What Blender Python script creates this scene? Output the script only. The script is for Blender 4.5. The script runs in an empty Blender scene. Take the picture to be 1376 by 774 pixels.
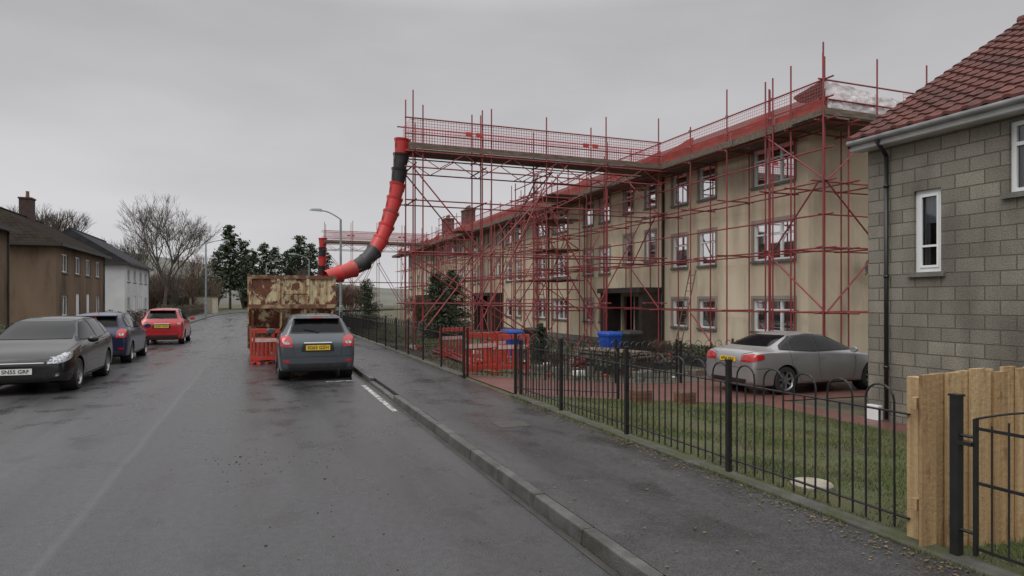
import bpy, bmesh, math, random
from mathutils import Vector, Matrix, noise
from mathutils.bvhtree import BVHTree
from mathutils.geometry import delaunay_2d_cdt
R = random.Random(7)
scene = bpy.context.scene
scene.view_settings.view_transform = 'Standard'
scene.view_settings.look = 'None'
scene.view_settings.exposure = 0

# ---------------------------------------------------------------- materials
MATS = {}
def mat(name, c1, c2=None, rough=0.7, scale=4.0, bump=0.0, bscale=None, metal=0.0, coat=0.0, spec=0.5,
        detail=6.0, lo=0.35, hi=0.65, rough2=None, dirt=None, stretch=(1,1,1), dstretch=(1,1,1)):
    if name in MATS: return MATS[name]
    m = bpy.data.materials.new(name); m.use_nodes = True
    nt = m.node_tree; n = nt.nodes; l = nt.links
    b = n['Principled BSDF']
    b.inputs['Roughness'].default_value = rough
    b.inputs['Metallic'].default_value = metal
    b.inputs['Coat Weight'].default_value = coat
    b.inputs['Coat Roughness'].default_value = 0.06
    b.inputs['Specular IOR Level'].default_value = spec
    tc = n.new('ShaderNodeTexCoord')
    mp = n.new('ShaderNodeMapping'); mp.inputs['Scale'].default_value = stretch
    l.new(tc.outputs['Object'], mp.inputs['Vector'])
    if c2 is None: c2 = tuple(v*0.8 for v in c1)
    nz = n.new('ShaderNodeTexNoise'); nz.inputs['Scale'].default_value = scale; nz.inputs['Detail'].default_value = detail
    l.new(mp.outputs[0], nz.inputs['Vector'])
    mr = n.new('ShaderNodeMapRange'); mr.inputs[1].default_value = lo; mr.inputs[2].default_value = hi
    l.new(nz.outputs['Fac'], mr.inputs[0])
    mx = n.new('ShaderNodeMix'); mx.data_type = 'RGBA'
    mx.inputs[6].default_value = (*c1, 1); mx.inputs[7].default_value = (*c2, 1)
    l.new(mr.outputs[0], mx.inputs[0])
    out = mx.outputs[2]
    if dirt:
        md = n.new('ShaderNodeMapping'); md.inputs['Scale'].default_value = dstretch; l.new(tc.outputs['Object'], md.inputs['Vector'])
        n2 = n.new('ShaderNodeTexNoise'); n2.inputs['Scale'].default_value = dirt[1]; n2.inputs['Detail'].default_value = 10
        n2.inputs['Roughness'].default_value = .62
        l.new(md.outputs[0], n2.inputs['Vector'])
        m2 = n.new('ShaderNodeMapRange'); m2.inputs[1].default_value = dirt[2]; m2.inputs[2].default_value = dirt[3]
        l.new(n2.outputs['Fac'], m2.inputs[0])
        x2 = n.new('ShaderNodeMix'); x2.data_type = 'RGBA'
        l.new(m2.outputs[0], x2.inputs[0]); l.new(out, x2.inputs[6]); x2.inputs[7].default_value = (*dirt[0], 1)
        out = x2.outputs[2]
    l.new(out, b.inputs['Base Color'])
    if rough2 is not None:
        r = n.new('ShaderNodeMapRange'); r.inputs[3].default_value = rough; r.inputs[4].default_value = rough2
        l.new(mr.outputs[0], r.inputs[0]); l.new(r.outputs[0], b.inputs['Roughness'])
    if bump > 0:
        nb = n.new('ShaderNodeTexNoise'); nb.inputs['Scale'].default_value = bscale or scale*8; nb.inputs['Detail'].default_value = 5
        l.new(tc.outputs['Object'], nb.inputs['Vector'])
        bp = n.new('ShaderNodeBump'); bp.inputs['Strength'].default_value = bump; bp.inputs['Distance'].default_value = 0.02
        l.new(nb.outputs['Fac'], bp.inputs['Height']); l.new(bp.outputs[0], b.inputs['Normal'])
    MATS[name] = m
    return m

def brick_mat(name, c1, c2, mortar, bw, bh, ms=0.012, rough=0.9, horizontal=False, stain=(0.1,0.09,0.08), bump=0.5, spec=.25):
    m = bpy.data.materials.new(name); m.use_nodes = True
    nt = m.node_tree; n = nt.nodes; l = nt.links; b = n['Principled BSDF']; b.inputs['Roughness'].default_value = rough
    b.inputs['Specular IOR Level'].default_value = spec
    tc = n.new('ShaderNodeTexCoord'); sp = n.new('ShaderNodeSeparateXYZ'); l.new(tc.outputs['Object'], sp.inputs[0])
    cb = n.new('ShaderNodeCombineXYZ')
    if horizontal:
        l.new(sp.outputs[0], cb.inputs[0]); l.new(sp.outputs[1], cb.inputs[1])
    else:
        ad = n.new('ShaderNodeMath'); ad.operation = 'ADD'; l.new(sp.outputs[0], ad.inputs[0]); l.new(sp.outputs[1], ad.inputs[1])
        l.new(ad.outputs[0], cb.inputs[0]); l.new(sp.outputs[2], cb.inputs[1])
    br = n.new('ShaderNodeTexBrick'); br.inputs['Scale'].default_value = 1; br.inputs['Brick Width'].default_value = bw
    br.inputs['Row Height'].default_value = bh; br.inputs['Mortar Size'].default_value = ms; br.inputs['Mortar Smooth'].default_value = 0.4
    br.inputs['Color1'].default_value = (*c1, 1); br.inputs['Color2'].default_value = (*c2, 1); br.inputs['Mortar'].default_value = (*mortar, 1)
    l.new(cb.outputs[0], br.inputs['Vector'])
    mpz = n.new('ShaderNodeMapping'); mpz.inputs['Scale'].default_value = (1,1,.45); l.new(tc.outputs['Object'], mpz.inputs[0])
    nz = n.new('ShaderNodeTexNoise'); nz.inputs['Scale'].default_value = 1.3; nz.inputs['Detail'].default_value = 10
    l.new(mpz.outputs[0], nz.inputs['Vector'])
    mr = n.new('ShaderNodeMapRange'); mr.inputs[1].default_value = .42; mr.inputs[2].default_value = .68; mr.inputs[4].default_value = .7
    l.new(nz.outputs['Fac'], mr.inputs[0])
    mx = n.new('ShaderNodeMix'); mx.data_type = 'RGBA'; l.new(mr.outputs[0], mx.inputs[0]); l.new(br.outputs['Color'], mx.inputs[6])
    mx.inputs[7].default_value = (*stain, 1)
    nf = n.new('ShaderNodeTexNoise'); nf.inputs['Scale'].default_value = 45; nf.inputs['Detail'].default_value = 4; l.new(tc.outputs['Object'], nf.inputs['Vector'])
    mf = n.new('ShaderNodeMapRange'); mf.inputs[1].default_value=.3; mf.inputs[2].default_value=.7; mf.inputs[3].default_value=.72; mf.inputs[4].default_value=1.25
    l.new(nf.outputs['Fac'], mf.inputs[0])
    vs = n.new('ShaderNodeVectorMath'); vs.operation='SCALE'; l.new(mx.outputs[2], vs.inputs[0]); l.new(mf.outputs[0], vs.inputs['Scale'])
    l.new(vs.outputs[0], b.inputs['Base Color'])
    mm = n.new('ShaderNodeMath'); mm.operation = 'MULTIPLY_ADD'; mm.inputs[1].default_value = -1.2
    l.new(br.outputs['Fac'], mm.inputs[0]); l.new(nf.outputs['Fac'], mm.inputs[2])
    bp = n.new('ShaderNodeBump'); bp.inputs['Strength'].default_value = bump; bp.inputs['Distance'].default_value = 0.012
    l.new(mm.outputs[0], bp.inputs['Height']); l.new(bp.outputs[0], b.inputs['Normal'])
    return m

def mesh_guard_mat(name, col, pitch=0.1, thick=0.2):
    m = bpy.data.materials.new(name); m.use_nodes = True
    nt = m.node_tree; n = nt.nodes; l = nt.links; b = n['Principled BSDF']; b.inputs['Base Color'].default_value = (*col, 1)
    b.inputs['Roughness'].default_value = .6
    tc = n.new('ShaderNodeTexCoord'); sp = n.new('ShaderNodeSeparateXYZ'); l.new(tc.outputs['Object'], sp.inputs[0])
    ad = n.new('ShaderNodeMath'); ad.operation = 'ADD'; l.new(sp.outputs[0], ad.inputs[0]); l.new(sp.outputs[1], ad.inputs[1])
    outs = []
    for s in (ad.outputs[0], sp.outputs[2]):
        d = n.new('ShaderNodeMath'); d.operation = 'DIVIDE'; d.inputs[1].default_value = pitch; l.new(s, d.inputs[0])
        f = n.new('ShaderNodeMath'); f.operation = 'FRACT'; l.new(d.outputs[0], f.inputs[0])
        c = n.new('ShaderNodeMath'); c.operation = 'LESS_THAN'; c.inputs[1].default_value = thick; l.new(f.outputs[0], c.inputs[0])
        outs.append(c.outputs[0])
    mx = n.new('ShaderNodeMath'); mx.operation = 'MAXIMUM'; l.new(outs[0], mx.inputs[0]); l.new(outs[1], mx.inputs[1])
    tr = n.new('ShaderNodeBsdfTransparent'); ms = n.new('ShaderNodeMixShader')
    l.new(mx.outputs[0], ms.inputs[0]); l.new(tr.outputs[0], ms.inputs[1]); l.new(b.outputs[0], ms.inputs[2])
    l.new(ms.outputs[0], n['Material Output'].inputs['Surface'])
    return m

def glass_mat():
    m = bpy.data.materials.new('window_glass'); m.use_nodes = True
    nt = m.node_tree; n = nt.nodes; l = nt.links
    n.remove(n['Principled BSDF'])
    tr = n.new('ShaderNodeBsdfTransparent'); tr.inputs[0].default_value = (.70,.75,.80,1)
    gl = n.new('ShaderNodeBsdfGlossy'); gl.inputs['Roughness'].default_value = .03
    fr = n.new('ShaderNodeFresnel'); fr.inputs[0].default_value = 1.6
    mt = n.new('ShaderNodeMath'); mt.operation = 'ADD'; mt.inputs[1].default_value = .05; l.new(fr.outputs[0], mt.inputs[0])
    ms = n.new('ShaderNodeMixShader'); l.new(mt.outputs[0], ms.inputs[0]); l.new(tr.outputs[0], ms.inputs[1]); l.new(gl.outputs[0], ms.inputs[2])
    l.new(ms.outputs[0], n['Material Output'].inputs['Surface'])
    return m

def rusty_mat():
    m = bpy.data.materials.new('rusty_cream_paint'); m.use_nodes=True
    nt=m.node_tree; n=nt.nodes; l=nt.links; b=n['Principled BSDF']
    tc=n.new('ShaderNodeTexCoord')
    def N(sc,det,st,ro=.6):
        mp=n.new('ShaderNodeMapping'); mp.inputs['Scale'].default_value=st; l.new(tc.outputs['Object'],mp.inputs[0])
        z=n.new('ShaderNodeTexNoise'); z.inputs['Scale'].default_value=sc; z.inputs['Detail'].default_value=det; z.inputs['Roughness'].default_value=ro
        l.new(mp.outputs[0],z.inputs['Vector']); return z.outputs['Fac']
    def MR(s,a,bb,c=0,d=1):
        r=n.new('ShaderNodeMapRange'); r.inputs[1].default_value=a; r.inputs[2].default_value=bb; r.inputs[3].default_value=c; r.inputs[4].default_value=d; l.new(s,r.inputs[0]); return r.outputs[0]
    def MX(f,a,c):
        x=n.new('ShaderNodeMix'); x.data_type='RGBA'; l.new(f,x.inputs[0])
        for i,s in ((6,a),(7,c)):
            if isinstance(s,tuple): x.inputs[i].default_value=(*s,1)
            else: l.new(s,x.inputs[i])
        return x.outputs[2]
    base=MX(MR(N(3,6,(1,1,1)),.35,.65),(.66,.57,.36),(.50,.42,.26))
    drip=MX(MR(N(4.5,8,(1.6,1.6,.22)),.46,.62,0,.85),base,(.30,.15,.075))
    rust=MX(MR(N(2.6,12,(1,1,.8),.68),.495,.53),drip,(.15,.06,.035))
    core=MX(MR(N(8,10,(1,1,.6),.65),.50,.60,0,.75),rust,(.10,.045,.03))
    l.new(core,b.inputs['Base Color']); b.inputs['Roughness'].default_value=.75; b.inputs['Specular IOR Level'].default_value=.3
    bp=n.new('ShaderNodeBump'); bp.inputs['Strength'].default_value=.5; bp.inputs['Distance'].default_value=.02; l.new(N(5,8,(1,1,1)),bp.inputs['Height']); l.new(bp.outputs[0],b.inputs['Normal'])
    return m

GLASS = glass_mat()
M_white = mat('white_upvc', (.80,.81,.82), (.70,.71,.72), .35, 2)
M_black = mat('black_paint', (.012,.012,.013), (.02,.02,.02), .35, 6)
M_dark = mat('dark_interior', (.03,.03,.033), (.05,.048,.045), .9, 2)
M_curtain = mat('curtain', (.60,.60,.60), (.40,.40,.41), .9, 3, stretch=(12,12,.3))
M_red = mat('red_scaffold_paint', (.31,.038,.045), (.19,.038,.04), .5, 3, dirt=((.15,.075,.065), 6, .52, .72))
M_board = mat('scaffold_board', (.19,.145,.11), (.09,.07,.055), .85, 3, .3, 30, stretch=(1,6,6))
M_orange = mat('red_plastic', (.52,.045,.028), (.36,.035,.025), .45, 2, dirt=((.22,.10,.07), 5, .48, .75))
M_guard = mesh_guard_mat('brick_guard_mesh', (.40,.045,.055), .10, .15)
M_guard2 = mesh_guard_mat('scaffold_guard_mesh', (.40,.05,.055), .10, .125)
M_conc = mat('concrete', (.20,.19,.175), (.12,.115,.10), .8, 3, .4, 60, dirt=((.07,.08,.045), 2.5, .52, .7))
M_plinth = mat('mossy_concrete', (.095,.09,.08), (.055,.055,.045), .7, 5, .5, 50, dirt=((.05,.06,.022), 2.2, .45, .62))
M_green = mat('conifer_foliage', (.018,.035,.014), (.035,.055,.02), .8, 1.5)
M_bark = mat('bark', (.085,.07,.058), (.05,.04,.035), .9, 5)
M_twig = mat('bare_twigs', (.12,.10,.085), (.08,.065,.055), .9, .5)
M_twig2 = mat('reddish_twigs', (.12,.065,.045), (.065,.042,.03), .9, .3)

# ---------------------------------------------------------------- mesh builder
class MB:
    def __init__(s): s.v=[]; s.f=[]; s.m=[]
    def poly(s, pts, m=0):
        b=len(s.v); s.v += [tuple(p) for p in pts]; s.f.append(tuple(range(b,b+len(pts)))); s.m.append(m)
    def hexa(s, c, m=0):
        b=len(s.v); s.v += [tuple(p) for p in c]
        for f in ((3,2,1,0),(4,5,6,7),(0,1,5,4),(1,2,6,5),(2,3,7,6),(3,0,4,7)):
            s.f.append(tuple(b+i for i in f)); s.m.append(m)
    def box(s, x0,x1,y0,y1,z0,z1, m=0):
        s.hexa([(x0,y0,z0),(x1,y0,z0),(x1,y1,z0),(x0,y1,z0),(x0,y0,z1),(x1,y0,z1),(x1,y1,z1),(x0,y1,z1)], m)
    def rbox(s, c, size, rz=0, m=0):
        cx,cy,cz=c; a,b_,h=[k/2 for k in size]; co,si=math.cos(rz),math.sin(rz)
        P=[]
        for z in (-h,h):
            for x,y in ((-a,-b_),(a,-b_),(a,b_),(-a,b_)):
                P.append((cx+x*co-y*si, cy+x*si+y*co, cz+z))
        s.hexa(P,m)
    def tube(s, p0,p1,r0,r1=None,n=6,m=0,caps=True):
        if r1 is None: r1=r0
        p0=Vector(p0); p1=Vector(p1); d=p1-p0
        if d.length<1e-6: return
        d.normalize(); a=Vector((0,0,1)) if abs(d.z)<.9 else Vector((1,0,0))
        u=d.cross(a).normalized(); w=d.cross(u)
        b=len(s.v)
        for p,r in ((p0,r0),(p1,r1)):
            for i in range(n):
                t=2*math.pi*i/n; s.v.append(tuple(p+u*(r*math.cos(t))+w*(r*math.sin(t))))
        for i in range(n):
            j=(i+1)%n; s.f.append((b+i,b+j,b+n+j,b+n+i)); s.m.append(m)
        if caps:
            s.f.append(tuple(b+i for i in reversed(range(n)))); s.m.append(m)
            s.f.append(tuple(b+n+i for i in range(n))); s.m.append(m)
    def path(s, pts, r, n=6, m=0):
        for a,b in zip(pts[:-1],pts[1:]): s.tube(a,b,r,r,n,m)
    def lathe(s, prof, n=24, m=0, origin=(0,0,0), axis='z', closed=False):
        b=len(s.v); ox,oy,oz=origin
        for (r,h) in prof:
            for i in range(n):
                t=2*math.pi*i/n; x,y=r*math.cos(t),r*math.sin(t)
                if axis=='z': s.v.append((ox+x,oy+y,oz+h))
                elif axis=='y': s.v.append((ox+x,oy+h,oz+y))
                else: s.v.append((ox+h,oy+x,oz+y))
        for k in range(len(prof)-1):
            for i in range(n):
                j=(i+1)%n
                s.f.append((b+k*n+i,b+k*n+j,b+(k+1)*n+j,b+(k+1)*n+i)); s.m.append(m)
        if closed:
            s.f.append(tuple(b+i for i in range(n))); s.m.append(m)
            s.f.append(tuple(b+(len(prof)-1)*n+i for i in range(n))); s.m.append(m)
    def obj(s, name, mats, parent=None, world=True, smooth=False, bevel=0, fixn=False):
        me=bpy.data.meshes.new(name)
        off=parent.location if (parent is not None and world) else Vector((0,0,0))
        vv=[(v[0]-off[0],v[1]-off[1],v[2]-off[2]) for v in s.v]
        me.from_pydata(vv,[],s.f)
        for mm in mats: me.materials.append(mm)
        me.polygons.foreach_set('material_index', s.m)
        if smooth: me.polygons.foreach_set('use_smooth',[True]*len(s.f))
        if fixn:
            bm=bmesh.new(); bm.from_mesh(me); bmesh.ops.recalc_face_normals(bm,faces=bm.faces); bm.to_mesh(me); bm.free()
        me.update()
        o=bpy.data.objects.new(name,me); scene.collection.objects.link(o)
        if parent is not None: o.parent=parent
        if bevel>0:
            md=o.modifiers.new('b','BEVEL'); md.width=bevel; md.segments=2; md.limit_method='ANGLE'
        return o

def root(name, loc=(0,0,0), rz=0):
    e=bpy.data.objects.new(name,None); e.location=loc; e.rotation_euler=(0,0,rz); e.empty_display_size=.3
    scene.collection.objects.link(e); return e

# ---------------------------------------------------------------- terrain
def gh(x):
    pts=[(-7.1,.1),(-7.0,-.03),(4.2,-.03),(4.36,.07),(9,-.34),(16,-.42),(30,-.45)]
    if x<=pts[0][0]: return .1
    for (a,za),(b,zb) in zip(pts[:-1],pts[1:]):
        if x<=b: return za+(zb-za)*(x-a)/(b-a)
    return -.45
def rc(y):
    return 0 if y<80 else .0045*(y-80)**2
g=MB()
xs=[-1800,-600,-200,-60,-20,-7.1,-7.0,4.2,4.36,9,16,30,80,200,600,1800]
ys=[-600,-100,-20,78,200,600,1800]
for i in range(len(xs)-1):
    for j in range(len(ys)-1):
        g.poly([(xs[i],ys[j],gh(xs[i])),(xs[i+1],ys[j],gh(xs[i+1])),(xs[i+1],ys[j+1],gh(xs[i+1])),(xs[i],ys[j+1],gh(xs[i]))])
M_ground=mat('rough_grass_ground',(.06,.07,.026),(.09,.078,.045),.95,.8,.6,25,dirt=((.05,.04,.03),.5,.48,.62))
g.obj('ground',[M_ground])

def wet_asphalt(name,base,seamx=None,rlo=.24,rhi=.48):
    m=bpy.data.materials.new(name); m.use_nodes=True
    nt=m.node_tree; n=nt.nodes; l=nt.links; b=n['Principled BSDF']
    tc=n.new('ShaderNodeTexCoord'); sp=n.new('ShaderNodeSeparateXYZ'); l.new(tc.outputs['Object'],sp.inputs[0])
    def N(scale,det,st=(1,1,1)):
        mp=n.new('ShaderNodeMapping'); mp.inputs['Scale'].default_value=st; l.new(tc.outputs['Object'],mp.inputs[0])
        z=n.new('ShaderNodeTexNoise'); z.inputs['Scale'].default_value=scale; z.inputs['Detail'].default_value=det
        l.new(mp.outputs[0],z.inputs['Vector']); return z.outputs['Fac']
    def MR(s,a,bb,c,d):
        r=n.new('ShaderNodeMapRange'); r.inputs[1].default_value=a; r.inputs[2].default_value=bb; r.inputs[3].default_value=c; r.inputs[4].default_value=d
        l.new(s,r.inputs[0]); return r.outputs[0]
    def MA(op,a,bb):
        q=n.new('ShaderNodeMath'); q.operation=op
        for i,s in enumerate((a,bb)):
            if isinstance(s,(int,float)): q.inputs[i].default_value=s
            else: l.new(s,q.inputs[i])
        return q.outputs[0]
    fine=N(95,4); mid=N(14,7); big=N(.6,6,(1.6,.35,1)); track=N(1.4,4,(1,.06,1)); blot=N(1.7,8,(1,.8,1))
    v=MR(big,.3,.7,base*.8,base*1.25)
    v=MA('MULTIPLY',v,MR(fine,.34,.66,.35,1.75))
    v=MA('MULTIPLY',v,MR(mid,.3,.7,.82,1.18))
    v=MA('MULTIPLY',v,MR(track,.3,.7,.82,1.2))
    v=MA('MULTIPLY',v,MR(blot,.55,.68,1.0,.70))
    if seamx is not None:
        seam=MA('ADD',sp.outputs[0],MR(N(.5,3),0,1,-.05,.05))
        v=MA('MULTIPLY',v,MR(seam,seamx-.03,seamx+.03,1.12,.94))
        sl=MA('ABSOLUTE',MA('ADD',seam,-seamx),0)
        v=MA('ADD',v,MR(sl,0,.06,.022,0))
    cmb=n.new('ShaderNodeCombineColor'); l.new(v,cmb.inputs[0]); l.new(MA('MULTIPLY',v,.98),cmb.inputs[1]); l.new(MA('MULTIPLY',v,1.03),cmb.inputs[2])
    l.new(cmb.outputs[0],b.inputs['Base Color'])
    rg=MR(big,.35,.65,rlo,rhi); rg=MA('ADD',rg,MR(track,.35,.65,-.06,.06)); rg=MA('ADD',rg,MR(blot,.52,.66,.03,-.12)); l.new(rg,b.inputs['Roughness'])
    b.inputs['Specular IOR Level'].default_value=.55
    bp=n.new('ShaderNodeBump'); bp.inputs['Strength'].default_value=.42; bp.inputs['Distance'].default_value=.006
    hh=MA('ADD',fine,MA('MULTIPLY',mid,.8)); l.new(hh,bp.inputs['Height']); l.new(bp.outputs[0],b.inputs['Normal'])
    return m
M_asph=wet_asphalt('wet_asphalt',.046,-1.4,.22,.42)
M_pave=wet_asphalt('wet_pavement_asphalt',.036,None,.24,.46)
KL,KR=-5.15,2.2
Ys=[-25+2.5*i for i in range(80)]
road=MB(); pr=MB(); pl=MB(); kb=MB()
for a,b in zip(Ys[:-1],Ys[1:]):
    ca,cb_=rc(a),rc(b)
    road.poly([(KL+ca,a,0),(KR+ca,a,0),(KR+cb_,b,0),(KL+cb_,b,0)])
    def strip(mb,x0,x1,z,zl,m=0,y0=a,y1=b):
        c0,c1=rc(y0),rc(y1)
        mb.hexa([(x0+c0,y0,zl),(x1+c0,y0,zl),(x1+c1,y1,zl),(x0+c1,y1,zl),(x0+c0,y0,z),(x1+c0,y0,z),(x1+c1,y1,z),(x0+c1,y1,z)],m)
    strip(pr,KR+.14,4.16,.100,-.05); strip(pl,-7.0,KL-.14,.100,-.05)
y=-25.0
while y<150:
    y1=y+.905; j=R.uniform(-.008,.008); jz=R.uniform(-.005,.005)
    low = .05 if 10.9<y<14.2 else .112
    for x0,x1 in ((KR,KR+.125),(KL-.135,KL)):
        z=low if x0>0 else .112
        c0,c1=rc(y),rc(y1)
        kb.hexa([(x0+c0+j,y,-.05),(x1+c0,y,-.05),(x1+c1,y1,-.05),(x0+c1+j,y1,-.05),(x0+c0+j+.02,y,z+jz),(x1+c0,y,z+jz),(x1+c1,y1,z+jz),(x0+c1+j+.02,y1,z+jz)])
    y=y1+.012
road.obj('road',[M_asph]); pr.obj('pavement',[M_pave]); pl.obj('pavement',[M_pave])
M_kerb=mat('kerb_stone',(.105,.10,.095),(.06,.057,.053),.5,5,.5,70,dirt=((.045,.042,.035),3,.48,.66))
kb.obj('kerb',[M_kerb],bevel=.012)
gu=MB()
for a,b in zip(Ys[:-1],Ys[1:]):
    gu.poly([(KR-.06+rc(a),a,.004),(KR+rc(a),a,.004),(KR+rc(b),b,.004),(KR-.06+rc(b),b,.004)])
gu.obj('gutter',[mat('gutter_dirt',(.030,.027,.024),(.055,.05,.043),.5,3,.5,60)])
pm=MB()
for i in range(13):
    y0=10.6+i*.27
    pm.poly([(1.99,y0,.005),(2.08,y0,.005),(2.08,y0+.27,.005),(1.99,y0+.27,.005)])
pm.poly([(1.35,14.96,.0052),(1.95,14.96,.0052),(1.95,15.06,.0052),(1.35,15.06,.0052)])
M_line=mat('worn_white_paint',(.50,.50,.49),(.11,.11,.11),.5,9,.3,60,lo=.42,hi=.60)
pm.obj('road_marking',[M_line])
mh=MB(); mh.box(3.0,3.45,8.2,8.65,.09,.104); mh.box(2.7,2.98,12.2,12.55,.09,.103); mh.obj('utility_cover',[mat('cast_iron',(.04,.035,.033),(.06,.055,.05),.45,20,.5,80)])
cr=MB()
for i in range(190):
    cx,cy=(R.gauss(0.0,.45),R.gauss(7.9,.35)) if R.random()<.45 else (R.gauss(1.0,.7),R.uniform(3,10))
    if cx>2.15: continue
    s=R.uniform(.002,.0075)*(2.0 if R.random()<.08 else 1); cr.rbox((cx,cy,s*.3),(s*1.8,s*1.3,s*.6),R.uniform(0,3))
cr.obj('mud_crumbs',[mat('mud',(.035,.028,.022),(.02,.015,.01),.9,9)])
lf=MB()
for i in range(1800):
    yy=R.uniform(2.6,11)if R.random()<.8 else R.uniform(14,30); xx=4.14-abs(R.gauss(0,.14)) if R.random()<.85 else R.uniform(2.4,4.1)
    s=R.uniform(.005,.018); a=R.uniform(0,6.3); z=.104+R.uniform(0,.006)
    lf.poly([(xx+s*math.cos(a+k*1.57),yy+s*math.sin(a+k*1.57)*.7,z+R.uniform(0,.006)) for k in range(4)],0 if R.random()<.55 else 1)
lf.obj('fallen_leaves',[mat('leaf_tan',(.2,.14,.07),(.11,.07,.04),.8,9),mat('leaf_moss',(.06,.07,.02),(.1,.09,.03),.8,9)])

def sheet(name,x0,x1,y0,y1,mt,dz,nx=12):
    s=MB()
    cuts=sorted(set([x0,x1]+[c for c in (4.36,9,16) if x0<c<x1]+[x0+(x1-x0)*i/nx for i in range(nx+1)]))
    for a,b in zip(cuts[:-1],cuts[1:]):
        s.poly([(a,y0,gh(a)+dz),(b,y0,gh(b)+dz),(b,y1,gh(b)+dz),(a,y1,gh(a)+dz)])
    return s.obj(name,[mt])
M_block=brick_mat('red_block_paving',(.20,.072,.055),(.14,.058,.048),(.07,.05,.045),.2,.1,.008,.42,True,(.07,.045,.04),.3,.5)
sheet('driveway',4.36,15,11.0,14.25,M_block,.02)
sheet('path',15,16.3,11,60,M_pave,.02,3)
sheet('path',4.36,16.3,25.0,26.9,M_pave,.024)
sheet('path',9.6,10.39,-3,11.0,M_block,.02,2)
M_lawn=mat('lawn_soil',(.050,.065,.019),(.075,.072,.03),.95,1.2,.6,40,dirt=((.055,.045,.028),1.0,.5,.66))
sheet('lawn',4.4,9.6,-3,10.98,M_lawn,.02)
M_dirt=mat('yard_dirt',(.085,.062,.052),(.05,.055,.03),.9,.9,.6,20,dirt=((.12,.075,.062),.7,.5,.62))
sheet('yard',4.4,15,14.3,24.9,M_dirt,.016)
gr=MB()
for i in range(85000):
    xx=R.uniform(4.45,9.55); yy=R.uniform(2.0,10.9) if R.random()<.85 else R.uniform(-1,10.9)
    dn=noise.noise(Vector((xx*.9,yy*.9,0)))
    if dn<-.22 and R.random()<.75: continue
    if xx<4.75 and R.random()<.5: continue
    h=R.uniform(.012,.04)*(1.2+dn); a=R.uniform(0,6.3); w=.004; z=gh(xx)+.02
    dx,dy=R.uniform(-.03,.03),R.uniform(-.03,.03)
    k=noise.noise(Vector((xx*1.3+9,yy*1.3,3)))
    gr.poly([(xx-w*math.cos(a),yy-w*math.sin(a),z),(xx+w*math.cos(a),yy+w*math.sin(a),z),(xx+dx,yy+dy,z+h)],0 if k+R.uniform(-.3,.3)<.04 else 1)
gr.obj('grass',[mat('grass_blade',(.09,.12,.028),(.06,.09,.022),.7,2),mat('grass_blade_dry',(.17,.155,.065),(.11,.12,.045),.8,2)])
tf=MB()
for i in range(16000):
    xx=R.uniform(4.5,14.8); yy=14.4+abs(R.gauss(0,14))
    if noise.noise(Vector((xx*.5,yy*.5,5)))<-.05: continue
    h=R.uniform(.05,.16); w=.01; z=gh(xx); dx,dy=R.uniform(-.06,.06),R.uniform(-.06,.06)
    tf.poly([(xx-w,yy,z),(xx+w,yy,z),(xx+dx,yy+dy,z+h)],R.choice((0,0,1)))
for i in range(3600):
    yy=R.uniform(2.5,10.9); xx=R.choice((4.15,4.38))+R.uniform(-.02,.02)
    if noise.noise(Vector((1,yy*1.6,5)))<-.05: continue
    z=.10; h=R.uniform(.01,.06); tf.poly([(xx-.003,yy,z),(xx+.003,yy,z),(xx+R.uniform(-.03,.03),yy+R.uniform(-.03,.03),z+h)],R.choice((0,1)))
tf.obj('rough_grass',[MATS['grass_blade'],MATS['grass_blade_dry']])
dm=MB(); dm.lathe([(.001,.045),(.17,.045),(.19,.03),(.19,-.02)],28,0,(4.85,4.75,gh(4.85)+.02))
dm.obj('drain_cover',[mat('pale_concrete',(.36,.32,.27),(.24,.21,.17),.8,8,.3)])

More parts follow.
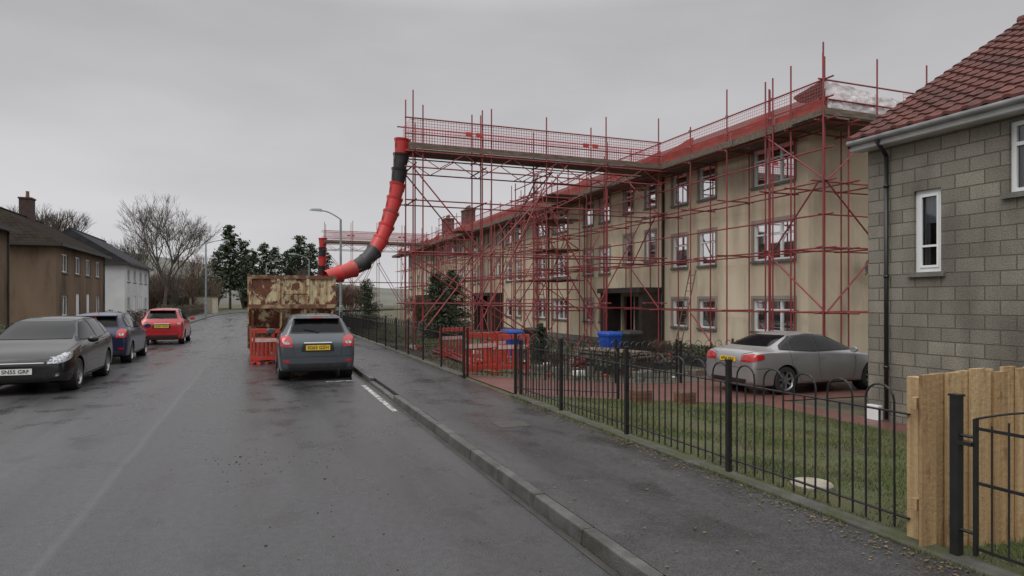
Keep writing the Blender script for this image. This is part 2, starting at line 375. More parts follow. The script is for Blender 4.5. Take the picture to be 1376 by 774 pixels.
# ---------------------------------------------------------------- walls with openings
class Wall:
    def __init__(s,O,U,N): s.O=Vector(O); s.U=Vector(U); s.N=Vector(N)
    def P(s,u,z,n=0): return tuple(s.O+s.U*u+s.N*n+Vector((0,0,z)))
    def bx(s,mb,u0,u1,z0,z1,n0,n1,m=0):
        mb.hexa([s.P(u0,z0,n0),s.P(u1,z0,n0),s.P(u1,z0,n1),s.P(u0,z0,n1),s.P(u0,z1,n0),s.P(u1,z1,n0),s.P(u1,z1,n1),s.P(u0,z1,n1)],m)
    def wall(s,mb,u0,u1,z0,z1,ops,depth=.14,m=0):
        us=sorted(set([u0,u1]+[o[0] for o in ops]+[o[1] for o in ops])); zs=sorted(set([z0,z1]+[o[2] for o in ops]+[o[3] for o in ops]))
        for a,b in zip(us[:-1],us[1:]):
            for c,d in zip(zs[:-1],zs[1:]):
                mu,mz=(a+b)/2,(c+d)/2
                if any(o[0]<mu<o[1] and o[2]<mz<o[3] for o in ops): continue
                mb.poly([s.P(a,c),s.P(b,c),s.P(b,d),s.P(a,d)],m)
        for o in ops:
            a,b,c,d=o[:4]
            for p,q in (((a,c),(b,c)),((b,c),(b,d)),((b,d),(a,d)),((a,d),(a,c))):
                mb.poly([s.P(p[0],p[1]),s.P(q[0],q[1]),s.P(q[0],q[1],-depth),s.P(p[0],p[1],-depth)],m)
    def window(s,fr,gl,inn,o,lights=2,transom=False,curt=True,t=.07):
        a,b,c,d=o[:4]
        n0,n1=-.12,-.06
        s.bx(fr,a,a+t,c,d,n0,n1); s.bx(fr,b-t,b,c,d,n0,n1); s.bx(fr,a+t,b-t,c,c+t,n0,n1); s.bx(fr,a+t,b-t,d-t,d,n0,n1)
        for i in range(1,lights):
            u=a+(b-a)*i/lights; s.bx(fr,u-t*.6,u+t*.6,c+t,d-t,n0,n1+.003)
        if transom:
            zt=d-(d-c)*.32; s.bx(fr,a+t,b-t,zt-t*.4,zt+t*.4,n0,n1+.006)
        gl.poly([s.P(a+t,c+t,-.1),s.P(b-t,c+t,-.1),s.P(b-t,d-t,-.1),s.P(a+t,d-t,-.1)])
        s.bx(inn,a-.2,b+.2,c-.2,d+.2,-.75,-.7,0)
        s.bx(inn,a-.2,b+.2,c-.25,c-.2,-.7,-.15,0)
        if curt:
            w=(b-a)*R.choice((.14,.2,.28,.5))
            for k in range(2):
                e0,e1=(a-.02,a+w) if k==0 else (b-w,b+.02)
                nn=max(3,int((e1-e0)/.04))
                for i in range(nn):
                    f0,f1=e0+(e1-e0)*i/nn,e0+(e1-e0)*(i+1)/nn
                    q0=-.2-.02*(i%2); q1=-.2-.02*((i+1)%2)
                    inn.poly([s.P(f0,c-.05,q0),s.P(f1,c-.05,q1),s.P(f1,d+.05,q1),s.P(f0,d+.05,q0)],1)
            if R.random()<.35:
                inn.poly([s.P(a,d-(d-c)*.4,-.17),s.P(b,d-(d-c)*.4,-.17),s.P(b,d+.02,-.17),s.P(a,d+.02,-.17)],1)

# ---------------------------------------------------------------- flats
FX=16.4; FY0=16.2; UNIT=20.2; NU=3; FY1=FY0+UNIT*NU; FZ0=-.45; FZ1=7.5
flats=root('block_of_flats',(FX,FY0,0))
M_harl=mat('beige_harling',(.72,.62,.465),(.61,.52,.385),.95,.6,.6,55,dirt=((.36,.30,.225),.9,.48,.76),stretch=(1,1,.35),dstretch=(1.2,1.2,.25),spec=.2)
wl=MB(); fr=MB(); gl=MB(); inn=MB(); trim=MB()
W=Wall((FX,FY0,0),(0,1,0),(-1,0,0))
ops=[]; wins=[]
heads=[(.72,1.85),(3.2,4.52),(5.82,7.12)]
for k in range(NU):
    for mir in (0,1):
        for (u0,u1,L,T) in ((.6,2.5,3,True),(4.6,5.6,1,True),(6.4,7.4,1,True)):
            if mir: u0,u1=UNIT-u1,UNIT-u0
            for (c,d) in heads:
                o=(k*UNIT+u0,k*UNIT+u1,c,d); ops.append(o); wins.append((o,L,T))
    for c,d in ((3.6,4.9),(6.0,7.1)):
        for u0 in (8.7,10.6):
            o=(k*UNIT+u0,k*UNIT+u0+.8,c,d); ops.append(o); wins.append((o,1,True))
    ops.append((k*UNIT+8.6,k*UNIT+11.6,-.42,2.0))
W.wall(wl,0,FY1-FY0,FZ0,FZ1,ops)
for o,L,T in wins:
    W.window(fr,gl,inn,o,L,T)
    W.bx(trim,o[0]-.1,o[1]+.1,o[2]-.09,o[2],-.05,.07,0)
    for a,b in ((o[0]-.12,o[0]),(o[1],o[1]+.12)): W.bx(trim,a,b,o[2],o[3]+.12,-.01,.022,1)
    W.bx(trim,o[0],o[1],o[3],o[3]+.12,-.01,.022,1)
for k in range(NU):
    u=k*UNIT
    W.bx(trim,u+8.2,u+12.0,2.15,2.38,-.2,1.15,2)
    W.bx(trim,u+8.25,u+8.5,-.42,2.15,.02,1.0,2); W.bx(trim,u+11.7,u+11.95,-.42,2.15,.02,1.0,2)
    W.bx(inn,u+8.6,u+11.6,-.42,2.1,-.9,-.85,0)
    W.bx(trim,u+9.56,u+10.6,-.4,1.98,-.13,-.10,2)
    W.bx(fr,u+9.5,u+9.56,-.4,1.98,-.14,-.08); W.bx(fr,u+10.6,u+10.66,-.4,1.98,-.14,-.08)
    if k>0: W.bx(trim,u-.05,u+.05,0,7.4,.005,.09,2)
    W.bx(trim,u+8.0,u+8.1,-.4,7.4,.01,.10,2)
DX=8.0
G=Wall((FX,FY0,0),(1,0,0),(0,-1,0)); gop=[(5.2,6.1,.9,2.0),(5.2,6.1,3.5,4.6)]
G.wall(wl,0,DX,FZ0,FZ1,gop)
for o in gop: G.window(fr,gl,inn,o,1,False)
wl.poly([(FX,FY1,FZ0),(FX+DX,FY1,FZ0),(FX+DX,FY1,FZ1),(FX,FY1,FZ1)]); wl.poly([(FX+DX,FY0,FZ0),(FX+DX,FY1,FZ0),(FX+DX,FY1,FZ1),(FX+DX,FY0,FZ1)])
W.bx(trim,.001,FY1-FY0,FZ0,-.1,.002,.03,0); G.bx(trim,0,DX,FZ0,-.1,.002,.03,0)
wl.obj('walls',[M_harl],flats); fr.obj('window_frames',[M_white],flats); gl.obj('window_glass',[GLASS],flats)
inn.obj('rooms_and_curtains',[M_dark,M_curtain],flats)
trim.obj('sills_and_canopies',[M_conc,mat('window_margin',(.34,.29,.24),(.26,.22,.185),.85,2),mat('dark_brown_trim',(.05,.035,.03),(.03,.025,.02),.6,4)],flats)
rf=MB(); e=.45; rz=9.9
a0,a1,b0,b1=FX-e,FX+DX+e,FY0-e,FY1+e; rx=FX+DX/2; zz=7.5
rf.poly([(a0,b0,zz),(rx,b0+4.4,rz),(rx,b1-4.4,rz),(a0,b1,zz)]); rf.poly([(a1,b0,zz),(a1,b1,zz),(rx,b1-4.4,rz),(rx,b0+4.4,rz)])
rf.poly([(a0,b0,zz),(a1,b0,zz),(rx,b0+4.4,rz)]); rf.poly([(a0,b1,zz),(rx,b1-4.4,rz),(a1,b1,zz)])
rf.poly([(a0,b0,zz-.004),(a0,b1,zz-.004),(a1,b1,zz-.004),(a1,b0,zz-.004)])
M_rtile=brick_mat('brown_roof_tile',(.17,.075,.06),(.13,.06,.05),(.05,.03,.03),.3,.18,.02,.9,False,(.07,.045,.04))
rf.obj('roof',[M_rtile],flats)
fs=MB(); fs.box(a0-.02,a0+.02,b0,b1,7.28,7.5); fs.box(a0+.02,a1,b0-.02,b0+.02,7.28,7.5); fs.obj('fascia',[mat('fascia_brown',(.10,.06,.05),(.06,.04,.035),.6,3)],flats)
ch=MB()
for yy in (66.0,74.0):
    ch.box(rx-.5,rx+.5,yy-.9,yy+.9,8.6,11.2,0); ch.box(rx-.56,rx+.56,yy-.96,yy+.96,11.2,11.34,1)
    for q in (-.5,0,.5): ch.lathe([(.12,0),(.1,.4),(.12,.42)],10,1,(rx,yy+q,11.34))
ch.obj('chimneys',[brick_mat('chimney_brick',(.13,.06,.045),(.10,.045,.035),(.08,.07,.06),.22,.075),mat('pot_clay',(.2,.1,.06),(.14,.07,.05),.8)],flats)
ws=MB()
def sh(u,v):
    x=15.25+3.1*u; top=8.25-.35*u+.10*noise.noise(Vector((u*6,0,1))); z=7.25+(top-7.25)*v
    return (x,14.50+.08*noise.noise(Vector((x*3,z*2,0)))+.04*noise.noise(Vector((x*9,z*7,4))),z)
def sh2(u,v):
    x,y_,z=sh(u,1.0); return (x,y_+1.2*v,z-.25*v+.10*noise.noise(Vector((x*2,v*3,0)))*v)
NN=36
for i in range(NN):
    for j in range(14):
        for fn in (sh,sh2):
            ws.poly([fn(i/NN,j/14),fn((i+1)/NN,j/14),fn((i+1)/NN,(j+1)/14),fn(i/NN,(j+1)/14)],0)
ws.obj('plastic_sheeting',[mat('white_sheeting',(.82,.80,.81),(.72,.66,.68),.4,1.5,.3,8)],flats,smooth=True)
mat('orange_debris_sheet',(.44,.09,.06),(.30,.07,.05),.5,2)
sd=MB(); sd.lathe([(.001,.06),(.12,.045),(.22,.015),(.27,0)],20,0,(0,0,0),'y'); sd.tube((0,0,0),(0,-.3,-.05),.012); sd.tube((0,.05,0),(.12,.3,-.25),.02)
dsh=root('satellite_dish',(18.7,15.85,2.9)); sd.obj('dish',[mat('dish_grey',(.12,.12,.12),(.08,.08,.08),.5)],dsh,world=False,smooth=True)

# ---------------------------------------------------------------- scaffolding
TR=.0255
def coupler(mb,p):
    mb.rbox(p,(.08,.08,.08),R.uniform(0,1),1)
def rails_guard(mb,p0,p1,z0,z1):
    mb.poly([(p0[0],p0[1],z0),(p1[0],p1[1],z0),(p1[0],p1[1],z1),(p0[0],p0[1],z1)])
M_coupler=mat('galvanised_coupler',(.25,.12,.11),(.18,.07,.07),.6,8)
M_bar=MATS['orange_debris_sheet']
sc=root('scaffolding',(15.2,14.4,0))
tb=MB(); bd=MB(); gd=MB(); tbd=MB()
XO,XI=15.15,16.12; Y0=14.4
ylist=[Y0+2.1*i for i in range(int((FY1-Y0)/2.1)+2)]
lv=[1.45,3.35,5.25,7.02]
YE=ylist[-1]
for i,yy in enumerate(ylist):
    top=8.35+(R.uniform(.3,1.0) if i%2==0 else R.uniform(-.05,.2))
    j=R.uniform(-.04,.04)
    tb.tube((XO+j,yy,-.42),(XO+j*.3,yy+R.uniform(-.03,.03),top),TR)
    tb.tube((XI,yy+j,-.42),(XI,yy+j,7.1+R.uniform(0,.2)),TR)
    for z in lv:
        zz_=z+R.uniform(-.03,.03)
        tb.tube((XO-.18-R.uniform(0,.25),yy+.05,zz_),(XI+.22,yy+.05,zz_),TR)
        if yy<45: coupler(tb,(XO,yy+.03,z)); coupler(tb,(XI,yy+.03,z))
    if yy<45:
        for z in (7.6,8.2): coupler(tb,(XO,yy,z))
    if i%4==0 and i+1<len(ylist):
        for q in range(3):
            s=1 if q%2==0 else -1
            ya,yb=(yy,ylist[i+1]) if s>0 else (ylist[i+1],yy)
            tb.tube((XO-.05,ya-.15,lv[q]),(XO-.05,yb+.15,lv[q+1]),TR)
    if i%4==2: tb.tube((XO-.05,yy,-.4),(XO-.05,yy+2.1,lv[0]),TR)
    if i%5==1: tb.tube((XO-.12,yy+.1,.5),(XO-.12,yy+.1,8.3+R.uniform(.2,.9)),TR)
for z in lv:
    for x in (XO+.04,XI-.04):
        yy=Y0-.3
        while yy<YE:
            y2=min(yy+6.3,YE+.3); tb.tube((x,yy-.1,z+R.uniform(-.03,.03)),(x,y2+.1,z+R.uniform(-.03,.03)),TR); yy=y2
for z in (7.65,8.2): tb.tube((XO+.05,Y0-.3,z),(XO+.05,YE+.3,z),TR)
for z in (4.3,6.2): tb.tube((XO+.05,Y0-.3,z),(XO+.05,Y0+14,z+.02),TR)
yy=Y0-.1
while yy<YE:
    for k in range(4):
        x=XO-.05+k*.235; bd.box(x,x+.225,yy+R.uniform(-.05,.05),yy+3.85,7.07,7.11+R.uniform(0,.006))
    bd.box(XO-.075,XO-.035,yy+R.uniform(-.05,.03),yy+3.87,7.10+R.uniform(-.02,.02),7.32)
    yy+=3.9
rails_guard(gd,(XO-.03,Y0),(XO-.03,YE),7.34,8.18)
for yy in ylist[:-1]:
    if R.random()<.85:
        h_=R.uniform(.35,.72); h2=h_*R.uniform(.6,1.05); n_=8
        for q in range(n_):
            f0,f1=q/n_,(q+1)/n_; o0=.02*math.sin(f0*17+yy); o1=.02*math.sin(f1*17+yy)
            tbd.poly([(XO+.12+o0,yy+2.08*f0,7.30),(XO+.12+o1,yy+2.08*f1,7.30),(XO+.15+o1,yy+2.08*f1,7.3+h_+(h2-h_)*f1+.03*math.sin(f1*6)),(XO+.15+o0,yy+2.08*f0,7.3+h_+(h2-h_)*f0+.03*math.sin(f0*6))],0)
YO,YI=14.4,15.7
xl=[15.15+2.1*i for i in range(5)]
for i,x in enumerate(xl[1:]):
    tb.tube((x,YO,-.42),(x,YO,8.4+R.uniform(.1,.9)),TR); tb.tube((x,YI,-.42),(x,YI,7.2),TR)
    for z in lv:
        tb.tube((x+.05,YO-.25,z),(x+.05,YI+.3,z),TR); coupler(tb,(x,YO,z))
for z in lv+[7.65,8.2]:
    tb.tube((15.0,YO+.05,z),(24,YO+.05,z),TR)
    if z<7.3: tb.tube((15.0,YI+.05,z),(24,YI+.05,z),TR)
tb.tube((15.0,YO+.05,4.3),(24,YO+.05,4.3),TR)
tb.tube((15.2,YO-.05,1.45),(17.3,YO-.05,3.35),TR); tb.tube((17.3,YO-.05,3.35),(15.2,YO-.05,5.25),TR); tb.tube((15.2,YO-.05,5.25),(17.3,YO-.05,7.0),TR)
for dx,dy,h in ((-.12,-.1,9.2),(.16,.12,8.9),(.05,1.3,9.0),(-.1,1.9,8.8),(.12,2.3,8.6)):
    tb.tube((15.15+dx,YO+dy,-.42),(15.15+dx,YO+dy,h),TR)
for k in range(5):
    bd.box(15.0,24,YO-.05+k*.235,YO+.175+k*.235,7.12,7.16)
bd.box(15.1,24,YO-.07,YO-.03,7.16,7.36)
rails_guard(gd,(18.3,YO-.02),(24,YO-.02),7.38,8.18)
tb.obj('tubes',[M_red,M_coupler],sc); bd.obj('boards',[M_board],sc); tbd.obj('debris_sheets',[M_bar],sc)
gd.obj('brick_guards',[M_guard2],sc)

def bridge(name,YB,X0,X1,zb,nb,full=True):
    r=root(name,(X0,YB,0)); t=MB(); b=MB(); gdd=MB(); td=MB()
    Ya,Yb=YB-.6,YB+.65
    xs_=[X0+(X1-X0)*i/nb for i in range(nb+1)]
    for i,x in enumerate(xs_):
        for yy in (Ya,Yb):
            if i<nb: t.tube((x,yy,gh(x)),(x,yy,8.3+R.uniform(.1,.9)),TR)
            if full and i in (0,1): t.tube((x+.35,yy,gh(x)),(x+.35,yy,8.2+R.uniform(.1,1.0)),TR)
            if full:
                for z in (1.7,3.5,5.3): coupler(t,(x,yy,z))
        for z in (1.7,3.5,5.3,6.55,7.0):
            t.tube((x+.05,Ya-.3,z),(x+.05,Yb+.3,z),TR)
    for yy in (Ya-.05,Yb+.05):
        for z in ((1.7,3.5,5.3,6.45,7.0,7.6,8.15) if full else (3.5,6.45,7.0,7.6,8.15)):
            if z==1.7: t.tube((X0-.3,yy,z),(xs_[2],yy,z),TR); continue
            t.tube((X0-.3,yy,z),(X1,yy,z),TR)
        n=int((X1-X0)/.9)
        for i in range(n):
            xa=X0+(X1-X0)*i/n; xb=X0+(X1-X0)*(i+1)/n
            t.tube((xa,yy,6.45 if i%2 else 7.0),(xb,yy,7.0 if i%2 else 6.45),.016,n=5)
        t.tube((xs_[0],yy-.06,.3),(xs_[1],yy-.06,3.5),TR); t.tube((xs_[1],yy-.06,3.5),(xs_[0],yy-.06,6.4),TR)
        t.tube((xs_[1],yy-.09,3.2),(xs_[2]+.8,yy-.09,6.9),TR); t.tube((xs_[0]+.3,yy-.1,3.2),(xs_[2],yy-.1,.2),TR)
        t.tube((xs_[3],yy-.06,1.2),(xs_[2],yy-.06,5.3),TR)
        t.tube((xs_[2]+.2,yy-.1,6.8),(xs_[1],yy-.1,1.2),TR)
    for k in range(5):
        y0=Ya+.02+k*.245
        xx=X0-.15
        while xx<X1:
            b.box(xx,min(xx+3.88,X1),y0,y0+.235,7.06,7.10+R.uniform(0,.006)); xx+=3.9
    for yy in (Ya,Yb):
        b.box(X0-.15,X1,yy-.02,yy+.02,7.11,7.30)
        rails_guard(gdd,(X0-.1,yy+(.03 if yy==Ya else -.03)),(X1,yy+(.03 if yy==Ya else -.03)),7.3,8.15)
    rails_guard(gdd,(X0-.1,Ya),(X0-.1,Yb),7.3,8.15)
    for x in (X0+1.9,X0+2.3,X0+6.6,X0+7.0):
        td.box(x,x+.26,Ya-.03,Ya-.015,7.7,7.84)
    t.obj('tubes',[M_red,M_coupler],r); b.obj('boards',[M_board],r); gdd.obj('brick_guards',[M_guard],r); td.obj('tags',[M_orange],r)
bridge('scaffold_bridge',23.1,4.95,15.1,7.1,4)
bridge('scaffold_bridge',62.0,5.5,15.1,7.1,4,False)

def tower(name,x0,x1,y0,y1,h,levels,nx=2,ny=2):
    r=root(name,(x0,y0,0)); t=MB(); b=MB()
    for i in range(nx+1):
        for j in range(ny+1):
            x=x0+(x1-x0)*i/nx; y=y0+(y1-y0)*j/ny
            t.tube((x,y,gh(x)),(x,y,h+R.uniform(0,.9)),TR)
            for z in levels: coupler(t,(x,y,z))
    for z in levels:
        for i in range(nx+1):
            x=x0+(x1-x0)*i/nx; t.tube((x+.05,y0-.3,z),(x+.05,y1+.3,z),TR)
        for j in range(ny+1):
            y=y0+(y1-y0)*j/ny; t.tube((x0-.3,y+.05,z),(x1+.3,y+.05,z),TR)
        for dz in (.55,1.05):
            t.tube((x0,y0-.05,z+dz),(x1,y0-.05,z+dz),TR); t.tube((x0-.05,y0,z+dz),(x0-.05,y1,z+dz),TR)
    for k,(za,zb) in enumerate(zip(levels[:-1],levels[1:])):
        s=(x0,x1) if k%2 else (x1,x0)
        t.tube((s[0],y0-.08,za),(s[1],y0-.08,zb),TR); t.tube((x0-.08,y0 if k%2 else y1,za),(x0-.08,y1 if k%2 else y0,zb),TR)
        for o in (0,.4): t.tube((x0+.3+o,y0+.3,za),(x0+.3+o,y0+1.0,zb+.9),.02)
        for q in range(9):
            f=q/9; t.tube((x0+.3,y0+.3+.7*f,za+(zb+.9-za)*f),(x0+.7,y0+.3+.7*f,za+(zb+.9-za)*f),.014,n=4)
        b.box(x0+.9,x1,y0,y1,zb+.03,zb+.07)
    t.obj('tubes',[M_red,M_coupler],r); b.obj('boards',[M_board],r)
tower('scaffold_stair_tower',12.4,14.8,29.2,31.8,7.4,[1.3,2.8,4.3,5.8,7.0])
tower('scaffold_stair_tower',12.8,14.9,47,49,7.4,[1.7,3.5,5.3,7.0],1,1)
ex=MB(); exr=root('scaffold_buttress',(12,24,0))
for yy in [24+3.4*i for i in range(9)]:
    ex.tube((13.3,yy,gh(13.3)),(13.3,yy,3.6+R.uniform(0,3.0)),TR)
    ex.tube((13.0,yy,1.5),(15.2,yy,1.5),TR); ex.tube((13.1,yy,3.35),(15.2,yy,3.35),TR); ex.tube((11.9,yy,gh(12)),(15.1,yy,5.2),TR)
for z in (1.5,3.35): ex.tube((13.3,23.7,z),(13.3,52,z),TR)
ex.obj('tubes',[M_red],exr)

# ---------------------------------------------------------------- chutes
M_cblack=mat('black_rubber_chute',(.014,.014,.015),(.03,.03,.03),.45,4)
M_cred=mat('red_chute',(.56,.032,.03),(.42,.03,.028),.4,2,dirt=((.32,.07,.06),4,.48,.7))
def chute(name,ctrl,cols,r=.27):
    P=[Vector(c) for c in ctrl]; pts=[]
    for i in range(len(P)-1):
        p0=P[max(i-1,0)];p1=P[i];p2=P[i+1];p3=P[min(i+2,len(P)-1)]
        for k in range(20):
            t=k/20; pts.append(.5*((2*p1)+(-p0+p2)*t+(2*p0-5*p1+4*p2-p3)*t*t+(-p0+3*p1-3*p2+p3)*t**3))
    pts.append(P[-1]); L=[0]
    for a,b in zip(pts[:-1],pts[1:]): L.append(L[-1]+(b-a).length)
    n=len(cols)
    def at(s):
        for i in range(len(L)-1):
            if L[i+1]>=s: return pts[i].lerp(pts[i+1],(s-L[i])/max(1e-6,L[i+1]-L[i]))
        return pts[-1]
    e=root(name,P[0]); m=MB()
    for i,c in enumerate(cols):
        a=at(L[-1]*i/n); b=at(min(L[-1],L[-1]*(i+1)/n+.12)); d=(b-a)
        m.tube(a,a+d*.07,r*1.10,r*1.06,20,c,False); m.tube(a+d*.07,a+d*.16,r*1.06,r*.98,20,c,False); m.tube(a+d*.16,b,r*.98,r*.80,20,c,False)
        m.tube(a+Vector((r*.95,-.12,0)),a+d*.5+Vector((r*.9,-.14,0)),.012,n=4,m=2)
        m.tube(a+Vector((-r*.95,-.12,0)),a+d*.5+Vector((-r*.9,-.14,0)),.012,n=4,m=2)
    m.obj('segments',[M_cred,M_cblack,M_coupler],e,smooth=True)
chute('rubble_chute',[(4.68,23.0,7.5),(4.63,23.0,6.9),(4.5,23.0,5.85),(4.25,22.9,4.85),(3.82,22.7,3.8),(3.3,22.4,3.12),(2.7,22.1,2.78),(1.95,21.8,2.55)],
      [0,1,1,0,0,0,0,0,1,1,0,0])
chute('rubble_chute',[(5.3,62,7.5),(5.28,62,6.4),(5.2,62,4.6),(5.0,62,3.0),(4.0,61.5,2.2)],[0,1,0,1,0,1,0],.36)

# ---------------------------------------------------------------- skip
M_rust=rusty_mat()
M_rust2=mat('heavy_rust',(.15,.065,.038),(.36,.27,.16),.85,4,.5,18,lo=.5,hi=.62)
sk=root('rubble_skip',(.93,22.6,0)); s=MB()
x0,x1,y0,y1=-.32,2.12,20.45,24.9; zt=2.46; zm=1.62
s.box(x0,x1,y0,y0+.06,zm,zt,0)
s.hexa([(x0,y0+.75,.35),(x1,y0+.75,.35),(x1,y0+.81,.35),(x0,y0+.81,.35),(x0,y0,zm),(x1,y0,zm),(x1,y0+.06,zm),(x0,y0+.06,zm)],0)
for sx in (x0,x1-.06):
    s.hexa([(sx,y0+.75,.35),(sx+.06,y0+.75,.35),(sx+.06,y1,.35),(sx,y1,.35),(sx,y0+.06,zm),(sx+.06,y0+.06,zm),(sx+.06,y1,zm),(sx,y1,zm)],0)
    s.box(sx,sx+.06,y0+.06,y1,zm,zt,0)
s.box(x0,x1,y1-.06,y1,.35,zt,0); s.box(x0,x1,y0+.75,y1,.30,.36,1)
for sx in (x0-.04,x1-.04): s.box(sx,sx+.08,y0-.04,y1,zt,zt+.1,1)
s.box(x0-.04,x1+.04,y0-.045,y0+.06,zt-.02,zt+.085,1)
s.box(x0-.03,x1+.03,y0-.05,y0-.002,zm-.05,zm+.07,1)
for fx in (0,.33,.67,1):
    X=x0+(x1-x0)*fx; X=min(max(X,x0+.04),x1-.04)
    s.box(X-.04,X+.04,y0-.045,y0-.001,zm+.07,zt-.02,0)
for fx in (.04,.36,.64,.96):
    X=x0+(x1-x0)*fx
    s.poly([(X-.03,y0-.02,zm-.05),(X-.03,y0+.74,.4),(X-.03,y0+.2,.4)],1); s.poly([(X+.03,y0-.02,zm-.05),(X+.03,y0+.2,.4),(X+.03,y0+.74,.4)],1)
    s.poly([(X-.03,y0-.02,zm-.05),(X+.03,y0-.02,zm-.05),(X+.03,y0+.2,.4),(X-.03,y0+.2,.4)],0)
s.box(x0+.1,x1-.1,y0+.18,y0+.3,.28,.42,1)
for k in range(8):
    yy=y0+.85+k*.55
    for sx,d in ((x0-.05,.05),(x1,.05)): s.box(sx,sx+d,yy,yy+.09,.35,zt,0)
for X in (x0+.5,x1-.6): s.box(X,X+.1,y0+.2,y1,.12,.3,1)
s.tube((x0+.4,y0+.5,.12),(x0+.6,y0+.5,.12),.12,n=12,m=1); s.tube((x1-.6,y0+.5,.12),(x1-.4,y0+.5,.12),.12,n=12,m=1)
s.tube((.9,y0-.09,1.75),(.9,y0-.09,2.1),.03,m=1); s.tube((.6,y0-.1,2.0),(1.3,y0-.1,2.0),.025,m=1)
s.obj('body',[M_rust,M_rust2],sk)
rb=MB()
for i in range(160):
    a=R.uniform(.06,.3); rb.rbox((R.uniform(x0+.2,x1-.2),R.uniform(y0+.2,y1-.2),2.2+R.uniform(0,.22)),(a,a*.8,a*.3),R.uniform(0,3),0)
rb.obj('rubble',[mat('rubble_mix',(.2,.12,.09),(.12,.1,.09),.9,5)],sk)

# ---------------------------------------------------------------- plastic barriers
def barrier(loc,rz,w=1.0,m=M_orange):
    e=root('plastic_barrier',loc,rz); b=MB(); h=w/2
    b.box(-h,h,-.025,.025,.88,1.0); b.box(-h,h,-.025,.025,.62,.74); b.box(-h,h,-.025,.025,.12,.22)
    for x in (-h,h-.06): b.box(x,x+.06,-.028,.028,.05,.98)
    n=int(w/.14)
    for i in range(n):
        x=-h+.1+i*(w-.2)/n; b.box(x,x+.05,-.02,.02,.22,.62)
    b.box(-h+.06,h-.06,-.03,-.022,.63,.73,1)
    for x in (-h+.1,h-.2): b.box(x,x+.09,-.26,.26,0,.06)
    b.obj('panel',[m,mat('reflective_strip',(.6,.25,.2),(.5,.5,.5),.4,7)],e,world=False,bevel=.008)
barrier((.22,19.75,0),.05,.85); barrier((.05,20.05,0),-.35,.7)
for (x,y_,rz) in ((4.95,15.0,.25),(5.9,15.5,-.1),(6.2,17.4,.6),(5.6,19.5,.1)):
    barrier((x,y_,gh(x)+.01),rz,1.0)

# ---------------------------------------------------------------- railings
def railing(name,p0,p1,z0f,h=1.0,bar=.0085,posts=2.0,pitch=.12,n=6,posth=.08,skip0=False):
    r=root(name,(p0[0],p0[1],0)); m=MB(); P0=Vector((p0[0],p0[1],0)); P1=Vector((p1[0],p1[1],0)); L=(P1-P0).length; d=(P1-P0)/L
    def pt(s,z): q=P0+d*s; return (q.x,q.y,z0f(q.x)+z)
    np_=max(1,round(L/posts))
    for i in range(np_+1):
        if skip0 and i==0: continue
        s_=L*i/np_; q=pt(s_,0); m.rbox((q[0],q[1],q[2]+(h+posth)/2-.05),(.045,.045,h+posth+.1),0)
        m.rbox((q[0],q[1],q[2]+h+posth+.005),(.055,.055,.02),0)
    segs=max(1,int(L/2))
    for z in (.12,h-.14):
        for i in range(segs):
            a=pt(L*i/segs,z); b=pt(L*(i+1)/segs,z)
            nn=Vector((-d.y,d.x,0))*.016; up=Vector((0,0,.01)); A=Vector(a); B=Vector(b)
            m.hexa([tuple(q) for q in (A-nn,B-nn,B+nn,A+nn,A-nn+up,B-nn+up,B+nn+up,A+nn+up)])
    k=0; s_=pitch
    while s_<L-.03:
        jb=R.uniform(-.004,.004); g_=k%3
        if g_==0 and s_+2*pitch<L-.03:
            m.tube(pt(s_+jb,.03),pt(s_,h-.06),bar,n=n); c=s_+pitch; rr=pitch; prev=pt(s_,h-.06)
            for q in range(1,9):
                t=math.pi*q/8; cur=pt(c-rr*math.cos(t),h-.06+rr*.95*math.sin(t)); m.tube(prev,cur,bar,n=n,caps=False); prev=cur
        elif g_==1: m.tube(pt(s_+jb,.03),pt(s_,h-.13),bar,n=n)
        else: m.tube(pt(s_+jb,.03),pt(s_,h-.06),bar,n=n)
        k+=1; s_+=pitch
    m.obj('bars',[M_black],r); return r
FXX=4.29
railing('iron_railing',(FXX,3.32),(FXX,11.0),lambda x:.13,skip0=True)
railing('iron_railing',(FXX,14.2),(FXX,78),lambda x:.13,pitch=.13,n=4)
railing('iron_railing',(FXX+.1,14.25),(10.2,14.32),lambda x:gh(x)+.02,n=4)
railing('iron_railing',(FXX+.1,11.0),(6.4,11.0),lambda x:gh(x)+.02,n=4,h=.9)
railing('iron_railing',(9.0,15.6),(15,15.75),lambda x:gh(x)+.02,n=4,h=.95)
ft=MB(); ft.box(4.17,4.35,-5,10.95,-.1,.125); ft.box(4.17,4.35,14.25,80,-.1,.125)
ft.obj('fence_plinth',[M_plinth],bevel=.015)
gt=root('iron_gate',(FXX,3.0,0)); m=MB()
m.box(FXX-.027,FXX+.027,2.957,3.013,0,1.17); m.box(FXX-.034,FXX+.034,2.95,3.02,1.17,1.185)
for yy in (2.86,1.95): m.box(FXX-.012,FXX+.012,yy-.012,yy+.012,.16,1.04)
for z in (.2,.62,.97): m.box(FXX-.006,FXX+.006,1.95,2.86,z,z+.02)
for i in range(1,9):
    yy=2.86-i*.1; m.tube((FXX,yy,.2),(FXX,yy,.97+.12*math.sin(math.pi*i/9)),.0065)
pp=[(FXX,2.86-.91*i/12,1.04+.10*math.sin(math.pi*i/12)) for i in range(13)]; m.path(pp,.008)
for z in (.3,.92): m.tube((FXX,2.86,z),(FXX,2.97,z),.011)
m.box(FXX-.03,FXX+.03,2.87,2.955,.86,.885)
m.obj('gate',[M_black],gt)
